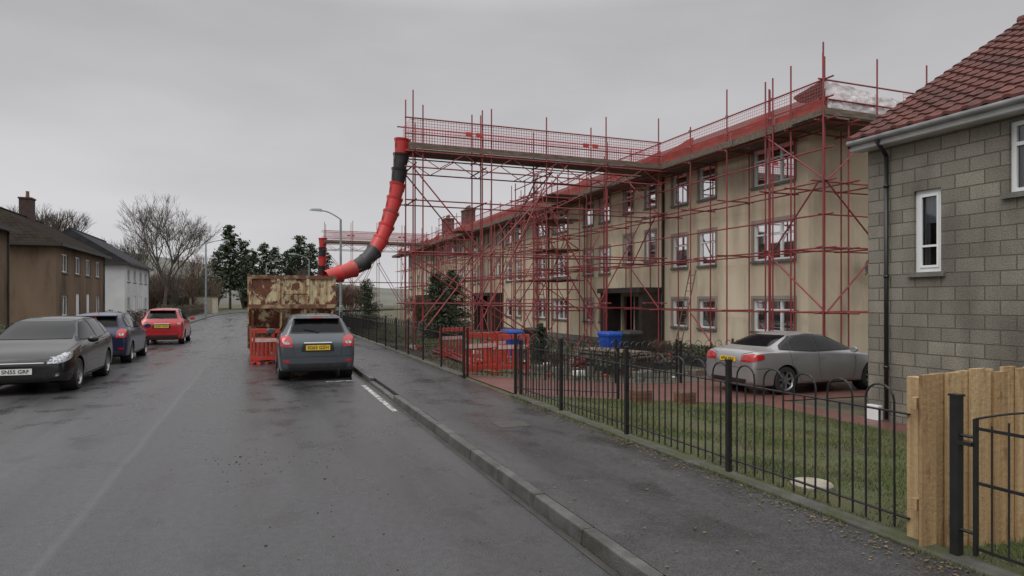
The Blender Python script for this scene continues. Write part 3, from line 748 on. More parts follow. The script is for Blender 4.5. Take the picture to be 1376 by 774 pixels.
tfn=root('timber_fence',(4.35,3.25,0)); M_tim=mat('new_timber',(.47,.33,.175),(.32,.21,.105),.7,3,.35,30,stretch=(7,7,.4),dirt=((.20,.11,.05),5,.56,.68),dstretch=(1.5,1.5,.5))
bd_m=[M_tim,mat('new_timber_dark',(.38,.25,.12),(.27,.17,.085),.7,3,.35,30,stretch=(9,9,.35),dirt=((.17,.09,.04),6,.55,.66),dstretch=(1.5,1.5,.5))]
m=MB(); x=4.20; i=0
while x<9.8:
    w=R.uniform(.135,.15); z0=max(.09,gh(x)-.02) if x<4.4 else gh(x)-.02; h=1.30+R.uniform(-.018,.018); off=0 if i%2==0 else .028
    m.box(x,x+w,3.16+off,3.182+off,z0,h,R.choice((0,0,1)))
    for z in (.39,1.09):
        for q in (.03,w-.03): m.box(x+q-.003,x+q+.003,3.158+off,3.1605+off,z,z+.006,2)
    x+=w-.01 if i%2==0 else w-.02; i+=1
for z in (.35,1.05): m.box(4.22,9.8,3.215,3.26,z,z+.08)
for X in (4.30,6.2,8.0,9.7): m.box(X,X+.09,3.26,3.35,-.4,1.26)
m.obj('boards',bd_m+[M_black],tfn,bevel=.003)

# ---------------------------------------------------------------- grey block house
hs=root('grey_block_house',(10.4,8.87,0)); HX=10.4; HY=8.87; ze=4.72
M_bl=brick_mat('grey_block_wall',(.29,.265,.222),(.20,.184,.155),(.125,.115,.098),.46,.225,.012,.9,False,(.095,.085,.07),.7)
wl=MB(); fr=MB(); gl=MB(); inn=MB(); tr=MB()
H=Wall((HX,HY,0),(0,-1,0),(-1,0,0))
ops=[(.90,1.38,2.28,3.66),(2.42,3.9,3.4,4.46),(2.9,4.4,.5,1.8)]
H.wall(wl,0,12,-.45,ze,ops,.12)
H.window(fr,gl,inn,ops[0],1,False,True,.075); H.window(fr,gl,inn,ops[1],2,True); H.window(fr,gl,inn,ops[2],2,True)
H.bx(fr,.975,1.01,2.355,3.585,-.075,-.045); H.bx(fr,1.27,1.305,2.355,3.585,-.075,-.045); H.bx(fr,1.01,1.27,2.355,2.395,-.075,-.045); H.bx(fr,1.01,1.27,3.545,3.585,-.075,-.045)
H.bx(fr,1.01,1.27,2.70,2.735,-.076,-.046)
for o in ops: H.bx(tr,o[0]-.08,o[1]+.08,o[2]-.08,o[2]-.001,-.05,.06,0)
wl.poly([(HX,HY,-.45),(HX+8,HY,-.45),(HX+8,HY,ze),(HX,HY,ze)]); wl.poly([(HX,HY,ze),(HX+8,HY,ze),(HX+4.4,HY,ze+2.75)])
wl.poly([(HX,HY-12,-.45),(HX+8,HY-12,-.45),(HX+8,HY-12,ze),(HX,HY-12,ze)]); wl.poly([(HX+8,HY,-.45),(HX+8,HY-12,-.45),(HX+8,HY-12,ze),(HX+8,HY,ze)])
wl.obj('walls',[M_bl],hs); fr.obj('window_frames',[M_white],hs); gl.obj('window_glass',[GLASS],hs); inn.obj('rooms_and_curtains',[M_dark,M_curtain],hs)
H.bx(tr,-.15,12.1,ze-.18,ze-.0,.24,.265,1); H.bx(tr,-.13,12.1,ze-.19,ze-.175,0,.24,1)
tr.obj('sills_and_fascia',[M_conc,mat('white_fascia',(.62,.63,.64),(.48,.49,.5),.5,3)],hs)
gt2=MB(); gt2.tube((HX-.33,HY+.15,ze-.05),(HX-.33,HY-12,ze-.05),.05,n=10,m=1)
yp=8.44; gt2.tube((HX-.33,yp,ze-.08),(HX-.07,yp,ze-.36),.035,n=10); gt2.tube((HX-.07,yp,ze-.36),(HX-.07,yp,-.3),.036,n=12)
for z in (.6,2.2,3.8): gt2.tube((HX-.07,yp,z),(HX-.07,yp,z+.05),.046,n=12)
gt2.obj('gutter_and_downpipe',[mat('black_pvc',(.012,.012,.013),(.02,.02,.02),.4,3),mat('grey_gutter',(.42,.43,.44),(.3,.3,.31),.4,3)],hs,smooth=True)
mtb=MB(); mtb.box(HX-.13,HX-.001,8.56,8.82,-.35,-.08); mtb.obj('meter_box',[M_white],hs,bevel=.01)
rt=MB(); ang=math.radians(31); nc=19; cl=.30; tilew=.30
Ltot=12.35; ny=int(Ltot/tilew)*8
rows=[]
for c in range(nc):
    for e_ in (0,1):
        s_=c*cl+(cl if e_ else 0); lift=.035 if e_==0 else .004
        row=[]
        for k in range(ny+1):
            yy=HY+.16-Ltot*k/ny; ph=(k%8)/8
            prof=.030*max(0,math.sin(ph*2*math.pi))**.7 if ph<.5 else 0
            jt=.006*noise.noise(Vector((c*3.1,int(k/8)*1.7,0)))
            row.append((HX-.36+s_*math.cos(ang)-(lift+prof+jt)*math.sin(ang), yy, ze+s_*math.sin(ang)+(lift+prof+jt)*math.cos(ang)))
        rows.append(row)
for rI in range(len(rows)-1):
    b=len(rt.v); rt.v+=rows[rI]+rows[rI+1]; nn=ny+1
    for k in range(ny): rt.f.append((b+k,b+nn+k,b+nn+k+1,b+k+1)); rt.m.append(((rI//2*7919+k//8*104729)%5)//3)
b=len(rt.v); rt.v+=rows[0]+[(p[0]+.01,p[1],p[2]-.05) for p in rows[0]]
for k in range(ny): rt.f.append((b+k,b+k+1,b+nn+k+1,b+nn+k)); rt.m.append(0)
M_tile=mat('red_brown_concrete_tile',(.165,.066,.055),(.11,.048,.042),.85,2.2,.35,60,dirt=((.06,.038,.034),3.5,.5,.72),spec=.2)
M_tile2=mat('red_brown_concrete_tile_worn',(.135,.058,.05),(.095,.045,.04),.85,2.2,.35,60,dirt=((.055,.038,.034),3.0,.5,.72),spec=.2)
rt.obj('roof_tiles',[M_tile,M_tile2],hs)
vg=MB(); xr=HX-.36+nc*cl*math.cos(ang); zr=ze+nc*cl*math.sin(ang)
vg.poly([(HX-.36,HY+.165,ze-.02),(xr,HY+.165,zr-.02),(xr,HY+.165,zr-.14),(HX-.3,HY+.165,ze-.14)])
vg.poly([(xr,HY+.16,zr),(xr,HY-12.2,zr),(xr+5.2,HY-12.2,ze-.1),(xr+5.2,HY+.16,ze-.1)])
vg.tube((xr,HY+.17,zr+.02),(xr,HY-12.2,zr+.02),.11,n=10)
vg.poly([(HX-.36,HY+.165,ze-.02),(xr,HY+.165,zr-.02),(xr,HY,zr-.03),(HX-.36,HY,ze-.03)])
vg.obj('roof_verge_and_ridge',[M_tile],hs)

# ---------------------------------------------------------------- left houses
def left_house(name,X,Ya,Yb,wm,rm,ze,zr,depth=8,chim=None,ops=None,hip=True,opsG=None):
    r=root(name,(X,Ya,0)); wl=MB(); fr=MB(); gl=MB(); inn=MB(); rf=MB(); tr=MB()
    Wf=Wall((X,Ya,0),(0,1,0),(1,0,0)); Wg=Wall((X,Ya,0),(-1,0,0),(0,-1,0))
    Wf.wall(wl,0,Yb-Ya,0,ze,ops or [],.1)
    for o in (ops or []):
        if o[3]-o[2]>1.9:
            Wf.bx(fr,o[0],o[1],o[2],o[3],-.1,-.05); continue
        Wf.window(fr,gl,inn,o,2,False); Wf.bx(tr,o[0]-.08,o[1]+.08,o[2]-.08,o[2]-.001,-.05,.06,0)
    Wg.wall(wl,0,depth,0,ze,opsG or [],.1)
    for o in (opsG or []): Wg.window(fr,gl,inn,o,1,False)
    wl.poly([(X,Yb,0),(X-depth,Yb,0),(X-depth,Yb,ze),(X,Yb,ze)]); wl.poly([(X-depth,Ya,0),(X-depth,Yb,0),(X-depth,Yb,ze),(X-depth,Ya,ze)])
    e=.4; a=X+e; b=X-depth-e; c=Ya-e; d=Yb+e; xm=X-depth/2; hp=depth/2+e if hip else 0
    ch_=c+hp; dh=d-(hp if hip=='both' else 0)
    rf.poly([(a,c,ze),(a,d,ze),(xm,dh,zr),(xm,ch_,zr)]); rf.poly([(b,c,ze),(xm,ch_,zr),(xm,dh,zr),(b,d,ze)])
    rf.poly([(a,c,ze),(xm,ch_,zr),(b,c,ze)]); rf.poly([(a,d,ze),(b,d,ze),(xm,dh,zr)]); rf.poly([(a,c,ze-.01),(b,c,ze-.01),(b,d,ze-.01),(a,d,ze-.01)])
    rf.tube((xm,ch_,zr),(xm,dh,zr),.1,n=6)
    tr.box(a-.02,a+.03,c,d,ze-.16,ze+.01,1); tr.box(b,a-.02,c-.03,c+.02,ze-.16,ze+.01,1)
    tr.tube((X+.06,Yb-.2,0),(X+.06,Yb-.2,ze-.1),.04,m=1)
    if not hip: wl.poly([(X,Ya,ze),(X-depth,Ya,ze),(xm,Ya,zr-.1)])
    if chim:
        for yy in chim:
            tr.box(xm-.35,xm+.35,yy-.45,yy+.45,zr-.6,zr+1.25,2); tr.box(xm-.4,xm+.4,yy-.5,yy+.5,zr+1.25,zr+1.36,2)
            tr.lathe([(.12,0),(.1,.45),(.13,.47)],8,3,(xm,yy+.1,zr+1.36))
    wl.obj('walls',[wm],r); rf.obj('roof',[rm],r)
    if fr.v: fr.obj('window_frames',[M_white],r); gl.obj('window_glass',[GLASS],r); inn.obj('rooms_and_curtains',[M_dark,M_curtain],r)
    tr.obj('trim_and_chimney',[M_conc,mat('dark_gutter',(.04,.035,.03),(.03,.03,.03),.6),mat('chimney_render',(.07,.042,.035),(.05,.032,.028),.9),MATS['pot_clay']],r)
M_brown=mat('brown_roughcast',(.21,.15,.105),(.15,.108,.078),.95,.8,.6,40,dirt=((.09,.065,.05),.9,.5,.7),stretch=(1,1,.4),dstretch=(1,1,.3),spec=.2)
M_whit=mat('white_render',(.64,.65,.66),(.53,.54,.56),.9,.6,.3,40,dirt=((.42,.42,.41),.8,.55,.75),dstretch=(1,1,.3),spec=.2)
M_rdark=brick_mat('dark_brown_tiles',(.034,.024,.020),(.024,.017,.015),(.010,.008,.008),.3,.2,.02,.95,False,(.034,.032,.020),.5,.05)
wops=lambda L:[(u,u+1.3,3.5,4.6) for u in (1.2,4.2,L-5.5,L-2.6)]+[(u,u+1.3,.9,2.1) for u in (1.2,L-2.6)]+[(u,u+.95,.15,2.25) for u in (4.4,L-5.3)]
left_house('brown_house',-11,44.6,57,M_brown,M_rdark,5.1,7.5,8,[54],wops(12.4))
left_house('brown_house',-11,24.5,37,M_brown,M_rdark,5.1,7.5,8,[],wops(12.5),hip='both')
left_house('white_house',-11,65,78,M_whit,mat('grey_roof',(.045,.045,.05),(.03,.03,.035),.9,2,spec=.15),5.1,7.9,8,[],wops(13),hip=False,opsG=[(2,2.9,3.4,4.4)])
left_house('white_house',-17.5,88,99,M_whit,MATS['grey_roof'],5.0,7.4,8,[],wops(11),hip=False)
gg=root('garage',(-9,104,0)); m=MB(); m.box(-9.4,-6.0,103,108,0,2.35,0); m.box(-9.55,-5.85,102.85,108.1,2.35,2.5,1); m.box(-8.9,-6.5,102.96,102.99,.05,2.05,2)
m.obj('walls_and_door',[mat('pale_render',(.52,.46,.35),(.42,.37,.29),.9),mat('felt_roof',(.06,.06,.06)),mat('garage_door',(.28,.25,.2),(.24,.2,.16),.6)],gg)

# ---------------------------------------------------------------- street lamps
def lamp(loc,h,side,arm=1.5,k_=1.0):
    e=root('street_lamp',loc); m=MB()
    m.tube((0,0,0),(0,0,1.4),.09*k_,.085*k_,12); m.tube((0,0,1.4),(0,0,1.45),.085*k_,.062*k_,12); m.tube((0,0,1.45),(0,0,h-.35),.062*k_,.05*k_,12)
    pts=[(0,0,h-.35)]+[(side*(arm)*t/8,0,h-.35+.42*math.sin(math.pi/2*t/8)) for t in range(1,9)]
    m.path(pts,.03*k_,8)
    ex_=side*arm
    m.hexa([(ex_-.05*side,-.1,h+.03),(ex_+.6*side,-.08,h+.06),(ex_+.6*side,.08,h+.06),(ex_-.05*side,.1,h+.03),(ex_,-.07,h+.16),(ex_+.5*side,-.05,h+.15),(ex_+.5*side,.05,h+.15),(ex_,.07,h+.16)],0)
    m.box(-.06,.06,-.105,-.092,.5,1.1,1)
    m.obj('column_and_lantern',[mat('galvanised_steel',(.26,.30,.31),(.20,.23,.24),.5,4,metal=.2),M_dark],e,world=False,smooth=False,fixn=True)
lamp((4.0,36.0,.1),6.4,-1,1.0,1.1); lamp((-5.6,79,.1),8.3,1,1.8,1.5); lamp((4.0,60.5,.1),5.7,-1,1.2); lamp((-5.6+rc(118),118,.1),8.3,1,1.6,1.5)

# ---------------------------------------------------------------- trees
def bare_tree(name,loc,h,seed,spread=.5,mt=M_twig,depth=6,nchild=3,rmin=.011):
    rr=random.Random(seed); e=root(name,loc); m=MB()
    def br(p,d,L,r,k):
        q=p
        for s_ in range(2):
            d2=(d+Vector((rr.gauss(0,.08),rr.gauss(0,.08),rr.gauss(.03,.06)))).normalized()
            q2=q+d2*(L/2); m.tube(q,q2,r*(1-.18*s_),r*(1-.18*(s_+1)),5 if k>3 else 3,0 if k>3 else 1,False); q=q2; d=d2
            if k<depth and k>0 and s_==0 and rr.random()<.6:
                dd=(d+Vector((rr.gauss(0,spread),rr.gauss(0,spread),rr.gauss(.12,.3)))).normalized()
                br(q,dd,L*rr.uniform(.5,.75),r*.5,k-1)
        if k<=0: return
        nc=nchild if k<depth else nchild+2; ph=rr.uniform(0,6.28)
        for i in range(nc):
            if k>=depth-1:
                a=ph+6.28*i/nc; dd=(d+Vector((math.cos(a),math.sin(a),0))*spread*rr.uniform(.6,1.3)+Vector((0,0,.12))).normalized()
            else: dd=(d+Vector((rr.gauss(0,spread),rr.gauss(0,spread),rr.gauss(.18,.25)))).normalized()
            br(q,dd,L*rr.uniform(.66,.86),max(rmin,r*rr.uniform(.5,.66)),k-1)
    br(Vector((0,0,-.2)),Vector((0,0,1)),h*.24,h*.017,depth)
    m.obj('trunk_and_branches',[M_bark,mt],e,world=False)
bare_tree('bare_tree',(-10.6,87,0),15.0,3,.45,rmin=.012)
bare_tree('bare_tree',(-14.2,95,0),12.0,5,.45,depth=5)
bare_tree('bare_tree',(-22.6,92,0),16.2,11,.45,depth=5,nchild=4,rmin=.012)
bare_tree('bare_tree',(-17,112,0),13.0,12,.5,depth=5)
bare_tree('bare_tree',(-10,118,0),12.0,14,.5,M_twig2,depth=5)
bare_tree('bare_tree',(6.5,118,0),9,15,.4,depth=5)

def conifer(name,loc,h,Rb,seed,bare=.12,irr=.35,dens=1.0,mt=M_green,cs=1.0):
    rr=random.Random(seed); e=root(name,loc); m=MB()
    m.tube((0,0,-.4),(0,0,h*.95),h*.016+.03,.02,6,0)
    nl=int(26*dens)+6
    for i in range(nl):
        f=i/nl; z=h*(bare+(1-bare)*f); rad=Rb*(1-f)**.6*(1+rr.uniform(-irr,irr))+.12*Rb
        nb=max(4,int(9*(1-f*.5)))
        for b in range(nb):
            a=rr.uniform(0,6.283); L=rad*rr.uniform(.55,1.15); ex_=Vector((math.cos(a)*L,math.sin(a)*L,z+L*rr.uniform(-.15,.25)))
            st=Vector((0,0,z)); m.tube(st,ex_,.02,.008,3,0,False)
            for q in range(int(14*dens)+4):
                t=rr.uniform(.25,1.05); c=st.lerp(ex_,t)+Vector((rr.gauss(0,.1),rr.gauss(0,.1),rr.gauss(0,.09)))*Rb*.5
                s_=h*.022*rr.uniform(.6,1.5)*cs
                p=[c+Vector((rr.uniform(-1,1),rr.uniform(-1,1),rr.uniform(-.7,.7)))*s_ for _ in range(3)]
                m.poly(p,1 if rr.random()<.65 else 2)
    m.obj('trunk_and_foliage',[M_bark,mt,mat('conifer_foliage_light',(.04,.06,.028),(.06,.075,.035),.8,1)],e,world=False)
for (x,y_,h,rb,sd_,ba) in ((-6.0,150,17.8,3.0,1,.25),(-3.6,158,15.2,3.8,2,.3),(0.5,152,14.2,3.4,3,.2),(3.0,156,13.8,3.8,4,.2),(5.6,150,12.8,3.6,5,.15),(8.3,152,16.2,3.4,6,.2),(10.8,158,15,4,7,.25),(-9.0,160,13,3.4,8,.2),(13.5,150,12.5,3.4,9,.1),(-1.6,146,12.4,3,21,.15),(7.0,160,14,3.6,22,.2)):
    conifer('pine_tree',(x,y_,0),h,rb,sd_,ba,.5,.9,M_green,1.15)
conifer('garden_conifer',(9.4,36.6,gh(10)),3.7,1.3,31,.02,.3,1.5)
conifer('garden_conifer',(11.0,39,gh(11)),4.0,1.4,32,.02,.3,1.5)
conifer('garden_conifer',(6.8,46,gh(7)),3.4,1.3,34,.02,.3,1.2)
conifer('garden_conifer',(8.7,20.0,gh(8.7)),1.35,.36,35,.02,.15,1.3,M_green,1.6)
conifer('garden_conifer',(-12.6,61.5,.1),2.2,.6,36,.02,.2,1.0)
bare_tree('bare_shrub',(7.4,33,gh(7)),3.2,41,.6,M_twig2,4,4,.008)
bare_tree('bare_shrub',(6.3,52,gh(6)),4.2,42,.6,M_twig2,4,4,.01)
bare_tree('bare_shrub',(7.3,58,gh(6)),4.5,43,.6,M_twig2,4,4,.01)
bare_tree('bare_shrub',(12.6,18.6,gh(12)),1.5,44,.6,M_twig2,4,4,.004)
bare_tree('bare_shrub',(7.6,16.4,gh(8)),1.2,45,.6,M_twig2,4,4,.004)

th=MB(); rr=random.Random(77)
for i in range(540):
    if rr.random()<.6: bx_,by_=rr.uniform(-20,-8.2),rr.uniform(98,150); hh=rr.uniform(3.0,7.0)
    elif rr.random()<.5: bx_,by_=rr.uniform(-45,-9),rr.uniform(120,170); hh=rr.uniform(4,7.5)
    else: bx_,by_=rr.uniform(-4,26),rr.uniform(160,190); hh=rr.uniform(4,8)
    mi=rr.choice((0,0,1,2))
    for k in range(26):
        a=rr.uniform(0,6.28); l_=rr.uniform(.3,1)*hh; sp_=rr.uniform(0,.42)*l_
        p0=Vector((bx_,by_,0)); p1=p0+Vector((math.cos(a)*sp_*.4,math.sin(a)*sp_*.4,l_*.5)); p2=p0+Vector((math.cos(a)*sp_,math.sin(a)*sp_,l_))
        th.tube(p0,p1,.06,.04,3,mi,False); th.tube(p1,p2,.04,.015,3,mi,False)
        for q in range(3):
            c=p1.lerp(p2,rr.random()); e_=c+Vector((rr.gauss(0,.5),rr.gauss(0,.5),rr.uniform(.2,.9))); th.tube(c,e_,.025,.01,3,mi,False)
th.obj('distant_trees',[M_twig2,M_twig,mat('scrub_green',(.045,.05,.025),(.06,.05,.03),.9,.5)])

def hedge(name,x0,x1,y0,y1,z1,mt,dens=260,seed=1,zb=0):
    rr=random.Random(seed); m=MB(); V=(x1-x0)*(y1-y0)*z1
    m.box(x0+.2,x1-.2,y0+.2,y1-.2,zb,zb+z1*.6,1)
    for i in range(min(26000,int(V*dens))):
        x,y_=rr.uniform(x0,x1),rr.uniform(y0,y1); top=z1*(1+.35*noise.noise(Vector((x,y_*.8,seed)))); z=zb+rr.uniform(.05,1)**.6*top
        c=Vector((x,y_,z+.05)); s_=rr.uniform(.03,.09)
        m.poly([c+Vector((rr.uniform(-1,1),rr.uniform(-1,1),rr.uniform(-1,1)))*s_ for _ in range(3)],0 if rr.random()<.7 else 1)
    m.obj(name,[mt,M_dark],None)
M_hb=mat('beech_hedge',(.12,.08,.05),(.08,.06,.035),.9,1); M_hg=mat('privet_hedge',(.05,.065,.028),(.07,.075,.036),.9,1)
hedge('hedge',-8.0,-7.15,38,52,1.0,M_hb,350,1); hedge('hedge',-8.1,-7.15,60,72,1.3,M_hg,350,2); hedge('hedge',-8.1,-7.1,74,100,1.2,M_hb,300,3)
hedge('hedge',-8.0,-7.2,24,36,.9,M_hg,350,4)
hedge('hedge',13.2,14.6,17.0,19.5,.6,M_hg,900,6,-.4); hedge('hedge',10.6,12.4,17.2,18.4,.45,M_hb,900,7,-.4)
hedge('hedge',8.9,10.0,16.2,17.2,.5,M_hg,1200,8,-.35)
m=MB()
for i in range(150):
    yy=52.5+i*.14; m.box(-7.25,-7.22,yy,yy+.10,.1,1.0)
m.box(-7.3,-7.25,52.5,73.5,.4,.48); m.box(-7.3,-7.25,52.5,73.5,.8,.88); m.obj('garden_fence',[mat('dark_fence_wood',(.06,.04,.03),(.04,.03,.025),.9)])
m=MB(); m.box(-7.3,-7.08,5,22,0,.75); m.box(-7.34,-7.04,5,22,.75,.81); m.obj('garden_wall',[M_conc])
hl=MB(); nx,nyy=60,10
def hz(x,y_):
    f=max(0,min(1,(y_-330)/250)); g_=1/(1+math.exp((x+10)/55))
    return -.5+f*(46*g_*(.8+.5*noise.noise(Vector((x*.006,y_*.004,0))))+9+3*noise.noise(Vector((x*.02,1,2))))
for i in range(nx):
    for j in range(nyy):
        q=[]
        for a,b in ((i,j),(i+1,j),(i+1,j+1),(i,j+1)):
            x=-700+1500*a/nx; y_=330+400*b/nyy; q.append((x,y_,hz(x,y_)))
        hl.poly(q)
hl.obj('hills',[mat('hazed_hillside',(.13,.13,.105),(.09,.088,.078),.95,.02,detail=8)],smooth=True)  # brownish green greyed down: distance haze painted into the hill colour

# ---------------------------------------------------------------- cars
def paint(name,c,rough=.32,metal=.0,coat=.8):
    return mat(name,c,tuple(k*.92 for k in c),rough,3,coat=coat,metal=metal)
M_glassc=mat('car_glass',(.006,.007,.009),(.011,.011,.013),.03,1,spec=.2)
M_rub=mat('tyre_rubber',(.018,.018,.018),(.028,.027,.026),.8,20)
M_alloy=mat('alloy_wheel',(.38,.38,.39),(.27,.27,.28),.35,6,metal=.7)
M_trim=mat('black_car_trim',(.012,.012,.012),(.02,.02,.02),.5,5)
M_rl=mat('red_lamp_lens',(.45,.010,.012),(.32,.008,.01),.12,9,coat=1)
M_hlm=mat('headlamp_lens',(.50,.52,.55),(.10,.11,.12),.08,22,coat=1,lo=.42,hi=.58)
M_chr=mat('chrome',(.6,.6,.6),(.55,.55,.55),.12,3,metal=1)
M_py=mat('yellow_plate',(.78,.52,.04),(.73,.48,.04),.4,3); M_pw=mat('white_plate',(.75,.75,.73),(.7,.7,.68),.4,3)
def sec(w,zb,zs,wt,zt):
    d=zs-zb
    return [(0,zb),(w*.85,zb),(w*.955,zb+.05),(w,zb+d*.38),(w*.995,zb+d*.74),(w*.955,zs),(wt,zt-(zt-zs)*.14-.012),(wt*.84,zt-.008),(0,zt+.015)]
def car(name,loc,rz,st,pm,wr,wxf,wxr,parts,dark_wheels=False):
    e=root(name,loc,rz)
    bm=bmesh.new(); rings=[]
    for (x,w,zb,zs,wt,zt) in st:
        h=sec(w,zb,zs,wt,zt); ring=[bm.verts.new((x,y_,z)) for y_,z in h]+[bm.verts.new((x,-y_,z)) for y_,z in reversed(h[1:-1])]
        rings.append(ring)
    n=len(rings[0])
    cl_=bm.edges.layers.float.new('crease_edge')
    for a,b in zip(rings[:-1],rings[1:]):
        for i in range(n): bm.faces.new((a[i],a[(i+1)%n],b[(i+1)%n],b[i]))
    for rg in (rings[0],rings[-1]):
        for k in range(8):
            l0,l1=rg[k],rg[k+1]; r0=rg[(n-k)%n]; r1=rg[(n-k-1)%n]
            vs=[]
            for v in (l0,l1,r1,r0):
                if v not in vs: vs.append(v)
            if len(vs)>=3: bm.faces.new(vs)
    bmesh.ops.recalc_face_normals(bm,faces=bm.faces)
    for rg_a,rg_b in zip(rings[:-1],rings[1:]):
        for k,cv in ((5,.55),(n-5,.55),(2,.4),(n-2,.4)):
            ed=bm.edges.get((rg_a[k],rg_b[k]))
            if ed: ed[cl_]=cv
    me=bpy.data.meshes.new('tmp'); bm.to_mesh(me); bm.free(); o=bpy.data.objects.new('tmp',me); scene.collection.objects.link(o)
    md=o.modifiers.new('s','SUBSURF'); md.levels=3; md.render_levels=3
    dg=bpy.context.evaluated_depsgraph_get(); me2=bpy.data.meshes.new_from_object(o.evaluated_get(dg))
    bvh=BVHTree.FromPolygons([v.co.copy() for v in me2.vertices],[tuple(p.vertices) for p in me2.polygons])
    cut=MB()
    for wx in (wxf,wxr):
        for sgn in (1,-1):
            cut.lathe([(wr+.045,.56*sgn),(wr+.045,1.2*sgn)],40,0,(wx,0,wr),'y',closed=True)
    co=cut.obj('cut',[M_trim],fixn=True)
    o.data=me2; o.modifiers.clear(); md=o.modifiers.new('b','BOOLEAN'); md.object=co; md.operation='DIFFERENCE'; md.solver='EXACT'
    dg=bpy.context.evaluated_depsgraph_get(); dg.update(); me3=bpy.data.meshes.new_from_object(o.evaluated_get(dg)); me3.name='body'
    me3.materials.clear(); me3.materials.append(pm)
    for p in me3.polygons: p.use_smooth=True; p.material_index=0
    try: me3.set_sharp_from_angle(angle=math.radians(35))
    except Exception: pass
    bo=bpy.data.objects.new('body',me3); scene.collection.objects.link(bo); bo.parent=e
    bpy.data.objects.remove(o); bpy.data.objects.remove(co)
    def cast(ax,a,b):
        if ax=='f': return bvh.ray_cast(Vector((4,a,b)),Vector((-1,0,0)))
        if ax=='r': return bvh.ray_cast(Vector((-4,a,b)),Vector((1,0,0)))
        if ax=='l': return bvh.ray_cast(Vector((a,3,b)),Vector((0,-1,0)))
        if ax=='s': return bvh.ray_cast(Vector((a,-3,b)),Vector((0,1,0)))
        return bvh.ray_cast(Vector((a,b,4)),Vector((0,0,-1)))
    groups={}
    def grp(mt):
        if mt.name not in groups: groups[mt.name]=(MB(),mt)
        return groups[mt.name][0]
    def rounded(poly,rad=.04):
        out=[]; N=len(poly)
        for i in range(N):
            p=Vector(poly[i]); a=Vector(poly[i-1]); b=Vector(poly[(i+1)%N])
            ra=min(rad,(a-p).length*.4); rb=min(rad,(b-p).length*.4)
            s0=p+(a-p).normalized()*ra; s1=p+(b-p).normalized()*rb
            for t in (0,.33,.67,1): out.append(s0*(1-t)**2+p*2*t*(1-t)+s1*t*t)
        return out
    def patch(ax,poly,mt,off=.006,rad=.04,step=.05):
        ro=rounded(poly,rad); bd_=[]
        for i in range(len(ro)):
            a,b=ro[i],ro[(i+1)%len(ro)]; k=max(1,int((b-a).length/step))
            for q in range(k): bd_.append(a.lerp(b,q/k))
        nb=len(bd_); edges=[(i,(i+1)%nb) for i in range(nb)]
        us=[p.x for p in bd_]; vs=[p.y for p in bd_]; pts=list(bd_)
        u=min(us)+step/2
        while u<max(us):
            v=min(vs)+step/2
            while v<max(vs):
                P=Vector((u,v)); ins=False; j=nb-1
                for i in range(nb):
                    if (bd_[i].y>v)!=(bd_[j].y>v) and u<(bd_[j].x-bd_[i].x)*(v-bd_[i].y)/(bd_[j].y-bd_[i].y)+bd_[i].x: ins=not ins
                    j=i
                if ins and min((P-q).length for q in bd_)>step*.4: pts.append(P)
                v+=step
            u+=step
        V,E,F,_,_,_=delaunay_2d_cdt([Vector(p) for p in pts],edges,[],1,1e-5)
        mb=grp(mt); ok=[]
        for v in V:
            r=cast(ax,v.x,v.y)
            if r[0] is None: ok.append(None)
            else: ok.append(len(mb.v)); mb.v.append(tuple(r[0]+r[1]*off))
        for f in F:
            ids=[ok[i] for i in f]
            if None in ids: continue
            ps=[Vector(mb.v[i]) for i in ids]
            if max((ps[i]-ps[i-1]).length for i in range(len(ps)))>.35: continue
            mb.f.append(tuple(ids)); mb.m.append(0)
    def seam(ax,path,w=.009,off=.003,mt=M_trim):
        mb=grp(mt); prev=None
        P=[Vector(p) for p in path]; pts=[]
        for a,b in zip(P[:-1],P[1:]):
            k=max(1,int((b-a).length/.04)); pts+= [a.lerp(b,q/k) for q in range(k)]
        pts.append(P[-1])
        for i,p in enumerate(pts):
            d=(pts[min(i+1,len(pts)-1)]-pts[max(i-1,0)]).normalized(); nn=Vector((-d.y,d.x))*w/2
            r0=cast(ax,p.x+nn.x,p.y+nn.y); r1=cast(ax,p.x-nn.x,p.y-nn.y)
            if r0[0] is None or r1[0] is None: prev=None; continue
            cur=(r0[0]+r0[1]*off,r1[0]+r1[1]*off)
            if prev and (prev[0]-cur[0]).length<.2: mb.poly([prev[0],prev[1],cur[1],cur[0]])
            prev=cur
    for it in parts:
        kind=it[0]
        if kind=='side':
            for ax in ('l','s'): patch(ax,it[1],it[2],*(it[3:] or ()))
        elif kind=='front': patch('f',it[1],it[2],*it[3:])
        elif kind=='rear': patch('r',it[1],it[2],*it[3:])
        elif kind=='fpair':
            patch('f',it[1],it[2],*it[3:]); patch('f',[(-a,b) for a,b in reversed(it[1])],it[2],*it[3:])
        elif kind=='rpair':
            patch('r',it[1],it[2],*it[3:]); patch('r',[(-a,b) for a,b in reversed(it[1])],it[2],*it[3:])
        elif kind=='seam':
            for ax in ('l','s'): seam(ax,it[1])
        elif kind=='seamr': seam('r',it[1])
        elif kind=='seamf': seam('f',it[1])
        elif kind=='seamt': seam('t',it[1])
    for k,(mb,mt) in groups.items(): mb.obj('panel_'+mt.name,[mt],e,world=False,smooth=True)
    ww=max(s_[1] for s_ in st)
